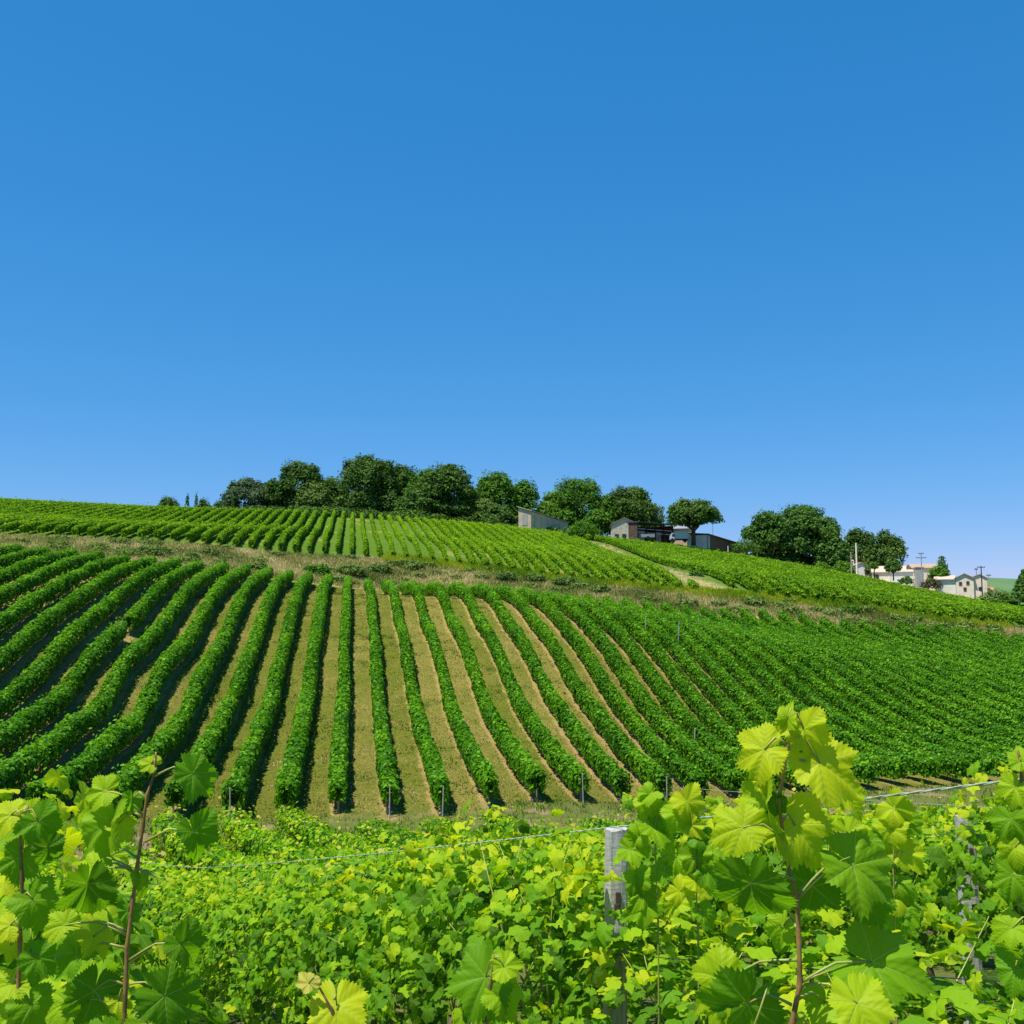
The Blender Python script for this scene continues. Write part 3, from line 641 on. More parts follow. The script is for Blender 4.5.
for k, (u, v, mt, r, lb) in enumerate(shrub_spots):
    x, y = hit(u, v, .3, 80); rg = np.random.default_rng(k + 50)
    bl = [(0, 0, r * .28, r, r * .6, r * .42)] + [(rg.uniform(-1, 1) * r * .8, rg.uniform(-.4, .4) * r, r * .25, r * .45, r * .4, r * .35) for _ in range(4)]
    o = bush_mesh('shrub', bl, M[mt], 45, .22, 500 + k); o.location = (x, y, gz(x, y)); tag(o, lb, 'shrub', 'shrubs on the terrace bank')
rg = np.random.default_rng(77); bl = []
for k in range(120):
    X = rg.uniform(-40, 82); lo_, hi_ = float(e_mid(X)), float(e_up(X)); Y = lo_ + (hi_ - lo_) * rg.uniform(.12, 1.0) ** (.6 if 8 < X < 40 else 1); x, y = toW(X, Y); r = rg.uniform(.35, 1.15)
    bl.append((x, y, gz(x, y) + r * .15, r * 1.4, r * .8, r * rg.uniform(.4, .7)))
tag(bush_mesh('scrub', bl, M['scrub'], 26, .24, 78), 'low grey-green weeds and brambles scattered over the dry terrace bank', kind='stuff')
bl = []
for k in range(150):
    u = rg.uniform(222, 665); y = rg.uniform(216, 236); x = tang(u, 520)[0] * y; r = rg.uniform(1.2, 2.2); bl.append((x, y, gz(x, y) + r * .5, r * 1.6, r, r * .9))
for k in range(50):
    u = rg.uniform(745, 850); y = rg.uniform(204, 216); x = tang(u, 520)[0] * y; r = rg.uniform(.8, 1.3); bl.append((x, y, gz(x, y) + r * .3, r * 1.6, r, r * .9))
tag(bush_mesh('undergrowth', bl, M['oak'], 8, .42, 79), 'dark undergrowth beneath the trees along the crest', kind='stuff')
# rubble on the bank
x, y = hit(822, 608, 0, 80); b = MB(); rg = np.random.default_rng(9)
root = empty('rubble_heap', (x, y, gz(x, y))); tag(root, 'pale patch of broken rubble in the dry bank, right of centre', 'rubble')
for k in range(60):
    px, py = rg.normal(0, 1.8), rg.normal(0, .8); s_ = rg.uniform(.12, .35)
    b.box((px, py, gz(x + px, y + py) - root.location.z + s_ * .2), (s_ * 1.4, s_, s_ * .8), Matrix.Rotation(rg.uniform(0, 3), 3, Vector(norm(rg.normal(size=3)))), .7)
b.build('rubble', M['concrete'], root)

# ------------------------------------------------------------------ trees along the crest
def tree(u, vtop, wpx, y, kind, mat, label, seed, base=None, low=.12, name='tree', group=None, size=.42, dens=11, trunk_r=None):
    tx, _ = tang(u, 540); x = tx * y; zt = P(u, vtop, y)[2]; zb = gz(x, y) if base is None else P(u, base, y)[2]
    H = zt - zb; Wd = wpx * y / F; rg = np.random.default_rng(seed); root = empty(name, (x, y, zb)); tag(root, label, 'tree', group)
    rx = Wd / 2; zl = H * low; bl = []
    if kind in ('round', 'tall'):
        if kind == 'tall':
            for hx_ in (-.55, -.2, .05, .35, .6): bl.append((hx_ * rx, 0, H * (.80 - abs(hx_) * .18), rx * .17, rx * .2, H * .20))
            H0 = H; H = H * .93
        ch = H - zl; cz = zl + ch / 2; bl.append((0, 0, cz, rx * .72, rx * .62, ch * .40))
        if low < .2:
            for k in range(7): bl.append((rx * (-.9 + k * .3), rg.uniform(-.4, .2) * rx, zl + rx * .18, rx * .30, rx * .3, max(ch * .13, rx * .22)))
        for k in range(34):
            d = norm(rg.normal(size=3) * np.array([1.3, 1, 1])); d[2] = max(d[2], -.75); q = rg.uniform(.17, .34)
            j_ = rg.uniform(.82, 1.08); bl.append((d[0] * rx * (1 - q) * j_, d[1] * rx * (1 - q) * .9, cz + d[2] * ch / 2 * (1 - q) * j_, rx * q, rx * q, ch * q * .5))
        bl.append((rg.uniform(-.15, .15) * rx, 0, H - ch * .16, rx * .42, rx * .4, ch * .16))
    elif kind == 'leaders':
        ch = H - zl
        for k in range(34):
            hx_ = rg.uniform(-1, 1); t = rg.uniform(0, 1); top = zl + ch * (1 - .35 * abs(hx_) ** 1.5) * t
            wq = rx * rg.uniform(.20, .32); bl.append((hx_ * (rx - wq) * (1 - .35 * t), rg.uniform(-.7, .7) * rx, max(top - wq, zl + wq), wq, wq, wq * 1.35))
        for hx_ in (-.35, 0, .3): bl.append((hx_ * rx, 0, H - ch * (.12 + abs(hx_) * .3), rx * .16, rx * .16, ch * .13))
    elif kind == 'cypress':
        for t in np.linspace(.08, .92, 7): q = rx * (1.25 - .85 * t ** 1.6); bl.append((0, 0, H * t, q, q, H * .11))
    elif kind == 'conifer':
        for t in np.linspace(.1, .95, 9):
            q = rx * (1.08 - t)
            for k in range(5):
                a = k * 1.256 + t * 9; bl.append((math.cos(a) * q * .5, math.sin(a) * q * .5, H * t, q * .55 + .1, q * .55 + .1, H * .07))
    elif kind == 'umbrella':
        ch = H - zl
        for k in range(34):
            a = rg.uniform(0, 6.28); rr = math.sqrt(rg.uniform(0, 1)) * .76; dome = math.sqrt(max(0, 1 - rr ** 2)); q = rg.uniform(.24, .34)
            bl.append((math.cos(a) * rr * rx, math.sin(a) * rr * rx * .9, zl + ch * (.17 + .62 * dome * rg.uniform(.05, 1)), rx * q, rx * q, ch * rg.uniform(.15, .24)))
    cr = bush_mesh('crown', bl, mat, dens, size, seed + 7, root, up=.5)
    r0 = trunk_r or max(.12, H * .032); b = MB()
    b.tube([(0, 0, -.5), (.05 * r0, 0, zl * .5), (.4 * r0, .2 * r0, zl + (H - zl) * .35), (.2 * r0, 0, zl + (H - zl) * .7)], [r0 * 1.25, r0, r0 * .7, r0 * .25], 8)
    for k in range(6):
        a = k * 1.05 + rg.uniform(-.3, .3); z0 = zl * rg.uniform(.75, 1.1) + .1; ex = rx * rg.uniform(.45, .7)
        b.tube([(0, 0, z0), (math.cos(a) * ex * .5, math.sin(a) * ex * .5, z0 + (H - zl) * .18), (math.cos(a) * ex, math.sin(a) * ex, zl + (H - zl) * rg.uniform(.35, .6))], [r0 * .5, r0 * .33, r0 * .12], 6)
    b.build('trunk', M['bark'], root, True); return root
TG = 'trees along the hill crest'
T = [ # u, vtop, width, y, kind, mat, label, low
    (168, 497, 23, 262, 'round', 'oak', 'small low round tree at the far left of the crest, left of two cypresses', .05),
    (186, 496, 7, 258, 'cypress', 'pine', 'small cypress at the far left of the crest, left one of two', .05),
    (195, 495, 6, 258, 'cypress', 'pine', 'small cypress at the far left of the crest, right one of two', .05),
    (203, 498, 15, 262, 'round', 'oak', 'small dark bushy tree right behind the two small cypresses', .05),
    (219, 501, 20, 250, 'round', 'grey_tree', 'low pale bushy tree between the cypresses and the feathery grey tree', .05),
    (232, 497, 5, 232, 'cypress', 'pine', 'little dark cypress in front of the feathery grey-green tree', .03),
    (247, 477, 44, 238, 'tall', 'grey_tree', 'feathery grey-green tree, first tall one at the left of the clump', .08),
    (296, 462, 48, 236, 'round', 'oak', 'dark dome-shaped tree standing right of the feathery grey-green tree', .08),
    (330, 478, 36, 244, 'round', 'oak', 'lower dark tree filling the dip left of the tallest tree', .05),
    (366, 454, 56, 234, 'tall', 'oak', 'tallest dark tree of the crest clump, with several pointed leaders', .06),
    (404, 466, 40, 246, 'round', 'oak', 'dark tree just right of the tallest tree, partly behind its neighbours', .06),
    (447, 466, 60, 230, 'round', 'oak', 'very broad dark tree right of the tallest, its skirt reaching the vines', .03),
    (420, 490, 42, 226, 'round', 'oak', 'low dark tree in front of the broad dark one', .03),
    (494, 473, 42, 240, 'round', 'green_tree', 'bright green tree right of the very broad dark tree', .06),
    (480, 498, 34, 228, 'round', 'scrub', 'low grey-green tree below the bright green one', .03),
    (525, 481, 38, 244, 'round', 'green_tree', 'mid-green tree right behind the left end of the grey shed', .06),
    (386, 462, 40, 240, 'round', 'oak', 'dark tree closing the gap just right of the tallest leaders', .04),
    (428, 468, 44, 238, 'tall', 'green_tree', 'mid-green tree top showing between the dark tree and the very broad one', .04),
    (312, 480, 30, 232, 'tall', 'scrub', 'grey-green bushy tree just right of the dome-shaped one', .04),
    (498, 505, 30, 226, 'round', 'oak', 'small dark bushy tree left of the long grey shed', .03),
    (577, 480, 66, 246, 'round', 'green_tree', 'large wide green tree rising behind the long grey shed', .10),
    (562, 500, 30, 242, 'round', 'green_tree', 'smaller green tree at the foot of the large wide one', .05),
    (628, 488, 58, 248, 'round', 'oak', 'dark green tree rising behind the stone barn', .10),
    (768, 512, 42, 214, 'round', 'pine', 'left tree of the big rounded group beside the long low building', .02),
    (800, 506, 66, 218, 'umbrella', 'pine', 'largest dome-topped tree of the rounded group, right of the long building', .12),
    (829, 528, 30, 212, 'round', 'pine', 'right-hand lower tree of the big rounded group', .10),
    (857, 529, 34, 236, 'round', 'oak', 'dark spreading tree behind the tall pale pole', .10),
    (886, 530, 36, 226, 'tall', 'oak', 'pointed dark blue-green tree above the white houses', .10),
    (937, 562, 0, 0, None, None, '', 0)]
for k, (u, vt, wp, y, kd, mt, lb, lo) in enumerate(T[:-1]):
    sz = .42 if wp > 25 else .3
    tree(u, vt, wp * 1.3 if kd != 'cypress' else wp, y, 'round' if kd == 'umbrella' else kd, M[mt], lb, 1000 + k * 13, low=min(lo, .02), name='cypress' if kd == 'cypress' else 'tree', group=TG, size=sz, dens=12 if wp > 25 else 20)
tree(693.5, 498, 57, 198, 'umbrella', M['oak'], 'lone wide-crowned tree with a bare dark trunk in front of the barn', 2001, base=543, low=.30, group=None, size=.36, dens=15, trunk_r=.40)
tree(892, 561, 18, 193, 'round', M['pine'], 'small round dark tree in front of the pale long house', 2010, base=578, low=.25, size=.28, dens=26)
tree(873, 562, 9, 192, 'round', M['green_tree'], 'little tree with a thin trunk in front of the white gabled house', 2011, base=576, low=.42, size=.25, dens=30)
tree(941, 557, 11, 215, 'cypress', M['pine'], 'small dark conifer poking up behind the bushy tree between the houses', 2012, base=580, name='conifer', size=.3, dens=20)
tree(937, 566, 23, 188, 'round', M['green_tree'], 'bushy green tree left of the pinkish house', 2013, base=587, low=.05, size=.3, dens=24)
tree(1022, 570, 30, 172, 'conifer', M['pine'], 'dark spiky conifer cut off by the right edge of the picture', 2014, base=604, name='conifer', size=.3, dens=24)
for k, (u, v, r, y, mt, lb) in enumerate([(931, 583, 1.3, 184, 'brown_bush', 'brownish bush at the foot of the bushy green tree'), (822, 566, 1.3, 206, 'green_tree', 'green bush under the dome-topped tree'),
        (843, 567, 1.8, 208, 'green_tree', 'rounded green bush left of the tall pale pole'), (996, 597, 2.0, 176, 'scrub', 'grey-green hedge bush left of the spiky conifer'), (1006, 600, 1.6, 175, 'green_tree', 'low green hedge bush touching the spiky conifer'),
        (583, 527, 2.2, 214, 'green_tree', 'clipped green hedge bush right of the long grey shed'), (906, 580, 1.0, 190, 'oak', 'small dark bush right of the pale long house'), (745, 545, 1.8, 206, 'pine', 'dark bush at the right end of the long low building')]):
    p = P(u, v, y); z0 = gz(p[0], p[1]); rg = np.random.default_rng(k)
    o = bush_mesh('bush', [(0, 0, r * .5, r * 1.2, r, r * .8), (r * .7, .2, r * .4, r * .7, r * .6, r * .6), (-r * .8, 0, r * .4, r * .7, r * .6, r * .55)], M[mt], 24, .26, 700 + k)
    o.location = (p[0], p[1], max(z0, p[2] - r * .8)); tag(o, lb, 'bush')

# ------------------------------------------------------------------ buildings
def local_house(name, label, p, rot, cat='house'):
    root = empty(name, p, rot); tag(root, label, cat); return root
def gable(root, w_, d, h, rh, wm, rm, over=.25, below=2.5, ridge='y'):
    """front is the -y face; ridge along y (gable end to the front) or along x"""
    b = MB()
    if ridge == 'y':
        b.prism([(-w_ / 2, -below), (w_ / 2, -below), (w_ / 2, h), (0, h + rh), (-w_ / 2, h)], 0, d)
    else:
        b.prism([(0, -below), (d, -below), (d, h), (d / 2, h + rh), (0, h)], -w_ / 2, w_ / 2, 'x')
    b.build('wall', wm, root); r_ = MB(); t = .12; s_ = w_ if ridge == 'y' else d; sl = rh / (s_ / 2)
    for q in (-1, 1):
        if ridge == 'y': r_.prism([(0, h + rh + .02), (0, h + rh + t), (q * (s_ / 2 + over), h - over * sl + t), (q * (s_ / 2 + over), h - over * sl + .02)], -over, d + over)
        else: r_.prism([(d / 2, h + rh + .02), (d / 2, h + rh + t), (d / 2 + q * (s_ / 2 + over), h - over * sl + t), (d / 2 + q * (s_ / 2 + over), h - over * sl + .02)], -w_ / 2 - over, w_ / 2 + over, 'x')
    return r_.build('roof', rm, root)
def window(root, x, z, w_=.9, h=1.1, side='front', off=0.0, door=False):
    b = MB(); f = MB(); n_ = 'door' if door else 'window'
    if side == 'front':
        f.box((x, off - .03, z), (w_ + .2, .08, h + .2)); o = f.build(n_, M['shut'], root); b.box((x, off - .06, z), (w_, .06, h))
    else:
        f.box((off, x, z), (.08, w_ + .2, h + .2)); o = f.build(n_, M['shut'], root); b.box((off + math.copysign(.03, off), x, z), (.06, w_, h))
    b.build('pane' if not door else 'door_panel', M['glass'], o)
def dirrot(p, q): return math.atan2(q[1] - p[1], q[0] - p[0])

# long grey mono-pitch shed (eaves recede to the right)
a = P(531, 511.2, 206); e = P(568, 523, 231); rot = dirrot(a, e); L = math.hypot(e[0] - a[0], e[1] - a[1])
zb = P(531, 526, 206)[2]; root = local_house('shed', 'long low grey shed with a sloping roofline, half hidden by the top vines', (a[0], a[1], zb), rot, 'shed')
H = a[2] - zb; D = 2.7; b = MB(); b.prism([(0, -2), (D, -2), (D, H + .9), (0, H)], 0, L, 'x'); b.build('wall', M['block'], root)
b = MB(); b.prism([(-.3, H + .0), (D + .3, H + .99), (D + .3, H + 1.13), (-.3, H + .14)], -.3, L + .3, 'x'); b.build('roof', M['fibre'], root)
b = MB(); b.box((L * .47, -.02, H * .62), (L * .72, .06, H * .32)); o = b.build('panel', M['fibre'], root)
b = MB(); b.box((-.04, D * .5, H * .5 - .2), (.06, 1.1, H * .75)); b.build('door', M['concrete'], root)
for k in range(6): b = MB(); b.box((L * (.08 + k * .165), -.05, H * .5 - .5), (.22, .12, H)); b.build('pillar', M['concrete'], root)
# stone barn
a = P(624.5, 524, 207); zb = P(624, 538, 207)[2]; root = local_house('barn', 'small rubble-stone barn, its gable facing the vines left of the open shed', (a[0], a[1], zb), R(-4), 'barn')
gable(root, 5.1, 9, a[2] - zb, 1.25, M['stone'], M['tile'])
for x in (-1.6, -.1, 1.3):
    b = MB(); b.box((x, -.03, .25), (.8, .1, 1.1)); b.build('opening', M['glass'], root)
# open shed with timber posts
a = P(637.5, 522.5, 205); e = P(676, 529, 212); zb = P(637, 538, 205)[2]; rot = dirrot(a, e)
root = local_house('open_shed', 'open-fronted farm shed with a dark roof and posts right of the stone barn', (a[0], a[1], zb), rot, 'shed')
H = a[2] - zb; L = 10.5
for k in range(5): b = MB(); b.box((.1 + k * (L - .2) / 4, .1, H / 2 - .7), (.2, .2, H + 1.2)); b.build('post', M['dark'], root)
b = MB(); b.box((L / 2, 7, H / 2 - .5), (L, .15, H + 1)); b.box((.0, 3.5, H / 2 - .5), (.12, 6.9, H + 1)); b.box((L, 3.5, H / 2 - .5), (.12, 6.9, H + 1)); b.build('wall', M['brown'], root)
b = MB(); b.prism([(-.5, H), (7.4, H + .5), (7.4, H + .68), (-.5, H + .18)], -.3, L + .3, 'x'); b.build('roof', M['dark_roof'], root)
for z in (H * .38, H * .62): b = MB(); b.box((L / 2, .24, z), (L, .06, .14)); b.build('rail', M['silver'], root)
for k in range(4): b = MB(); b.box((1.5 + k * 2.5, 3.5, .5 + (k % 2) * .25), (1.6, 1.4, 1.6 + (k % 2) * .6)); b.build('crate', M['silver'] if k % 2 else M['brown'], root)
# grey metal roof piece behind
a = P(680, 528.5, 214); zb = gz(a[0], a[1]); root = local_house('lean_to', 'light grey sheet-roofed lean-to behind the boxy truck', (a[0], a[1], zb), R(-20), 'shed')
H = max(a[2] - zb, 2); gable(root, 4.5, 4, H, .9, M['block'], M['grey_roof'], ridge='x')
# truck
def truck():
    a = P(679, 541, 199); root = empty('truck', (a[0], a[1], a[2] - .25), R(-14)); tag(root, 'pale boxy farm truck parked left of the bare tree trunk', 'truck')
    b = MB(); b.box((.55, 0, 1.35), (2.5, 1.7, 1.5)); b.build('cargo_box', M['truck'], root, bevel=.04)
    b = MB(); b.prism([(-1.75, .45), (-.78, .45), (-.78, 1.75), (-1.35, 1.75), (-1.72, 1.1)], -.8, .8); c_ = b.build('cab', M['truck'], root, bevel=.04)
    b = MB(); b.box((-1.05, -.83, 1.35), (.45, .04, .42)); b.build('window', M['glass'], c_)
    b = MB(); b.box((0, 0, .5), (3.4, 1.2, .16)); b.build('chassis', M['dark'], root)
    for x in (-1.2, 1.1):
        for y in (-.72, .72): b = MB(); b.tube([(x, y - .12, .38), (x, y + .12, .38)], .38, 14); b.build('wheel', M['tyre'], root)
    b = MB(); b.box((-1.78, 0, .8), (.06, 1.3, .3)); b.build('grille', M['dark'], root)
truck()
def trailer():
    a = P(648, 539, 203); root = empty('trailer', (a[0], a[1], a[2] - .2), R(-6)); tag(root, 'low grey-blue trailer under the open shed roof', 'trailer')
    b = MB(); b.box((0, 0, .8), (2.6, 1.5, .6), taper=1.06); b.build('tub', M['silver'], root, bevel=.03)
    for y in (-.7, .7): b = MB(); b.tube([(0, y - .1, .36), (0, y + .1, .36)], .36, 14); b.build('wheel', M['tyre'], root)
    b = MB(); b.tube([(1.3, 0, .55), (2.2, 0, .5)], .05, 6); b.build('drawbar', M['dark'], root)
trailer()
# long low brown building
a = P(707, 534.5, 200); e = P(748, 548.3, 234); zb = P(707, 546, 200)[2]; rot = dirrot(a, e); L = math.hypot(e[0] - a[0], e[1] - a[1])
root = local_house('farm_building', 'long low brown building with a dark roof edge running down to the right', (a[0], a[1], zb), rot, 'building'); H = a[2] - zb
b = MB(); b.prism([(0, -2.5), (4, -2.5), (4, H), (0, H)], 0, L, 'x'); b.build('wall', M['brown'], root)
b = MB(); b.prism([(-.4, H + .003), (4.4, H + .35), (4.4, H + .5), (-.4, H + .16)], -.3, L + .3, 'x'); b.build('roof', M['dark_roof'], root)
b = MB(); b.box((-.04, 2, H / 2 - .6), (.07, 3.9, H + 1)); b.build('end_wall', M['white'], root)
b = MB(); b.box((1.1, -.04, H / 2 - .4), (1.8, .07, H + .6)); b.build('door', M['silver'], root)
# houses on the right
def zat(u, v, y): return P(u, v, y)
a = zat(861, 568, 226); zb = zat(861, 578, 226)[2]; root = local_house('house', 'white gabled house at the foot of the tall pale pole', (a[0], a[1], zb), R(-8))
gable(root, 5.2, 8, a[2] - zb, 1.2, M['white'], M['pale_tile']); window(root, -1.1, 1.2, .7, .8); window(root, 1.2, 1.2, .7, .8)
b = MB(); b.box((-1.2, 3, a[2] - zb + 1.4), (.5, .5, 1.2)); b.build('chimney', M['cream'], root)
a = zat(866, 560, 240); zb = zat(866, 578, 240)[2]; root = local_house('house', 'higher pinkish-brown roofed house behind the white gabled one', (a[0], a[1], zb), R(10))
gable(root, 4.0, 6, a[2] - zb, 1.3, M['pink'], M['tile'], ridge='x'); window(root, 0, 2.6, .7, .8)
a = zat(889, 572, 214); zb = zat(889, 582, 214)[2]; root = local_house('house', 'long cream house with a low pale roof behind the small round tree', (a[0], a[1], zb), R(-18))
gable(root, 6.5, 6, a[2] - zb, 1.3, M['cream'], M['pale_tile'], ridge='x')
for x in (-2.4, 2.2): window(root, x, 1.1, .6, .8)
a = zat(902, 572, 210); zb = zat(902, 583, 210)[2]; root = local_house('house', 'white outbuilding with a flat pale roof right of the small round tree', (a[0], a[1], zb), R(-14))
gable(root, 4.2, 5, a[2] - zb, .5, M['white'], M['pale_tile'], ridge='x'); window(root, 1, 1.0, .6, .7)
a = zat(925, 568, 214); zb = zat(925, 584, 214)[2]; root = local_house('house', 'pink-roofed house mostly hidden behind the bushy green tree', (a[0], a[1], zb), R(-10))
gable(root, 5.0, 6, a[2] - zb, .9, M['pink'], M['tile'], ridge='x'); window(root, -1.8, 2.2, .5, .7)
a = zat(920, 567.5, 196); zb = zat(920, 586, 196)[2]; root = local_house('transformer_tower', 'narrow grey concrete transformer tower under the electric pole', (a[0], a[1], zb), R(-6), 'tower')
b = MB(); b.box((0, .7, (a[2] - zb) / 2 - .7), (1.35, 1.35, a[2] - zb + 1.4), taper=.93); b.build('wall', M['concrete'], root)
b = MB(); b.box((0, .7, a[2] - zb + .06), (1.5, 1.5, .12)); b.build('roof', M['concrete'], root); b = MB(); b.box((0, -.0, .9), (.6, .06, 1.6)); b.build('door', M['silver'], root)
a = zat(964.5, 578, 182); zb = zat(964.5, 592, 182)[2]; H = a[2] - zb; root = local_house('house', 'pinkish gabled house with a pale tiled roof, rightmost large house', (a[0], a[1], zb), R(-24))
gable(root, 2.9, 7.0, H, .75, M['pink'], M['pale_tile'])
for x, z in ((-.7, 1.5), (.5, 1.6), (0, .5)): window(root, x, z, .32, .45)
b = MB(); b.box((-3.2, 2.2, H / 2 - 1.0), (3.4, 4.0, H + 1.4)); b.build('side_wing', M['cream'], root)
b = MB(); b.prism([(-.1, H - .28), (4.4, H + .55), (4.4, H + .68), (-.1, H - .15)], -5.1, -1.55, 'x'); b.build('wing_roof', M['pale_tile'], root)
b = MB(); b.prism([(1.48, -2), (3.6, -2), (3.6, H - .1), (2.5, H + .55), (1.48, H + .1)], .5, 6.5); b.build('back_wing', M['pink'], root)
b = MB(); b.prism([(1.3, H + .16), (2.5, H + .60), (3.85, H - .18), (3.85, H - .06), (2.5, H + .74), (1.3, H + .3)], .3, 6.7); b.build('wing_roof', M['pale_tile'], root)
b = MB(); b.tube([(2.5, .44, .55), (2.5, .52, .55)], .35, 14); b.build('window', M['glass'], root)
a = zat(988, 590.3, 186); zb = zat(988, 596, 186)[2]; root = local_house('house', 'tiny low building with an orange tiled roof right of the pinkish house', (a[0], a[1], zb), R(-10))
gable(root, 2.0, 3, a[2] - zb, .5, M['pink'], M['orange_tile'], ridge='x'); window(root, .2, .5, .3, .4)
# low roadside wall and verge road along the crest
def strip(name, uvys, width, mat, lift, kind=None, thick=0):
    V = []; Fs = []
    for k, (u, v, y) in enumerate(uvys):
        x = tang(u, v)[0] * y; u2, v2, y2 = uvys[min(k + 1, len(uvys) - 1)]; u1, v1, y1 = uvys[max(k - 1, 0)]
        dx, dy = tang(u2, v2)[0] * y2 - tang(u1, v1)[0] * y1, y2 - y1; l_ = math.hypot(dx, dy); nx_, ny_ = -dy / l_, dx / l_
        for q in (-1, -.5, 0, .5, 1):
            px, py = x + nx_ * q * width / 2, y + ny_ * q * width / 2; V.append((px, py, gz(px, py) + lift + .12))
    for k in range(len(uvys) - 1):
        for j in range(4): Fs.append((k * 5 + j, k * 5 + j + 1, k * 5 + j + 6, k * 5 + j + 5))
    o = mesh_np(name, np.array(V), np.array(Fs), mat); 
    if kind: tag(o, kind=kind)
    return o
def interp_line(a_, nn):
    a_ = np.array(a_, float); t = np.linspace(0, len(a_) - 1, nn); return [tuple(np.interp(q, range(len(a_)), a_[:, j]) for j in range(3)) for q in t]
M['verge'] = plain('pale_gravel', (.46, .42, .33), .95, (.34, .32, .22), 1.5, .03)
cl = []
for q in interp_line([(740, 553, 200), (800, 564, 195), (860, 575, 192), (930, 588, 186), (1024, 605, 178), (1120, 620, 172)], 60):
    x = tang(q[0], q[1])[0] * q[2]; Xq, Yq = toR(x, q[2]); Y_ = float(e_top(Xq)) + 1.6; x2, y2 = toW(Xq, Y_); cl.append((q[0], q[1], y2))
strip('road', cl, 2.2, M['verge'], .03, 'structure')
b = MB(); q_ = [c for c in cl if 897 < c[0] < 962]; pts3 = []
for (u, v, y) in q_: x = tang(u, v)[0] * (y + 1.8); pts3.append((x, y + 1.8, gz(x, y + 1.8)))
for p0, p1 in zip(pts3[:-1], pts3[1:]):
    V = [];
    for pz in (p0, p1):
        for dy in (0, .35):
            for dz in (-.3, .75): V.append((pz[0], pz[1] + dy, pz[2] + dz))
    b.add(V, [(0, 1, 3, 2), (4, 6, 7, 5), (0, 4, 5, 1), (2, 3, 7, 6), (1, 5, 7, 3), (0, 2, 6, 4)])
tag(b.build('boundary_wall', M['concrete'], None), 'low grey wall along the road in front of the right-hand houses', 'wall')

def pole(u, vt, vb, y, r, label, mat, arms=(), cat='pole', name='utility_pole'):
    p = P(u, vb, y); zt = P(u, vt, y)[2]; z0 = min(p[2], gz(p[0], p[1])) - .3; root = empty(name, (p[0], p[1], z0)); tag(root, label, cat)
    b = MB(); H = zt - z0; b.tube([(0, 0, 0), (0, 0, H)], [r * 1.2, r * .8], 8); b.build('pole', mat, root)
    for dz, wd in arms:
        b = MB(); b.box((0, 0, H - dz), (wd, .09, .09))
        for q in (-.48, -.2, .2, .48): b.tube([(q * wd, 0, H - dz), (q * wd, 0, H - dz + .22)], .045, 6)
        b.build('crossarm', M['dark'], root)
    return root
pole(857, 543, 574, 203, .17, 'tall thick pale concrete pole left of the white gabled house', M['cream'])
pole(851.5, 552, 573, 204, .10, 'shorter thin grey pole just left of the tall pale one', M['concrete'])
pole(922.5, 553, 590, 188, .10, 'electric pole with crossarms above the concrete tower', M['stake'], [(.15, .9), (.9, 1.8)])
pole(982.5, 566, 598, 178, .11, 'dark wooden pole with a crossarm right of the pinkish house', M['dark'], [(.25, 1.3)])
pole(989.5, 574, 594, 190, .08, 'thin pale pole between the dark pole and the far hill', M['stake'], [(.3, .8)])
pole(976.5, 569, 576, 184, .05, 'thin aerial mast on the roof side of the pinkish house', M['dark'], [(.1, .5)], name='aerial')
pole(713, 523, 540, 206, .04, 'thin mast standing on the long low brown building', M['dark'], [(.2, .4)], name='aerial')
stake(0, 0, 0, 2.4, 'pale post in front of the long low brown building', M['white'], xy=tuple(P(728, 548, 202)[:2]), r=.09, grp=None)

# ------------------------------------------------------------------ near vineyard
DX, DY = -.478, .878; NXp, NYp = .878, .478
def rowpt(k, s): return .43 + DX * s + NXp * 2.35 * k, 4.2 + DY * s + NYp * 2.35 * k
LEAFMID = [leaf_template(36, 2, .10, 10 + q, [.30, .6, .15, .45][q], [.14, .5, -.3, .3][q]) for q in range(4)]
def vine_mesh(seed, H=1.38, nleaf=1000, hw=.48, lx=.68):
    """foliage of one vine, local frame x along the row"""
    rg = np.random.default_rng(seed); Vs, Fs, Ts, Us = [], [], [], []; off = 0
    for q in range(4):
        N = nleaf // 4; x = rg.uniform(-lx, lx, N); th = rg.uniform(-.3 * math.pi, 1.3 * math.pi, N); rad = np.sqrt(rg.uniform(.45, 1.05, N))
        lump = 1 + .22 * np.sin(x * 5 + seed + np.sin(th * 3)); y = np.cos(th) * hw * rad * lump; z = .86 + np.sin(th) * (H - .40) / 2 * rad * (1 + .10 * np.sin(x * 7 + seed))
        up = rg.uniform(size=N) < .09; z = np.where(up, H + rg.uniform(-.1, .20, N), z); y = np.where(up, y * .4, y)
        nr = np.stack([rg.normal(0, .55, N), np.cos(th) * .8 + rg.normal(0, .5, N), np.abs(np.sin(th)) * .6 + .45 + rg.normal(0, .3, N)], 1)
        tip = np.stack([rg.normal(0, .7, N), np.cos(th) * .8, rg.uniform(-1.2, .2, N)], 1)
        V, F_ = scatter(*LEAFMID[q], np.stack([x, y, z], 1), frames(nr, tip), .047 * rg.uniform(.5, 1.3, N))
        Vs.append(V); Fs.append(F_ + off); off += len(V); K = len(LEAFMID[q][0])
        Ts.append(np.repeat(np.clip(rg.normal(.38, .24, N) + np.where(up, .3, 0) + np.where(z > H * .85, .12, 0), 0, .93), K)); Us.append(np.tile(LEAFMID[q][0], (N, 1)))
    return np.vstack(Vs), np.vstack(Fs), np.concatenate(Ts), np.vstack(Us)
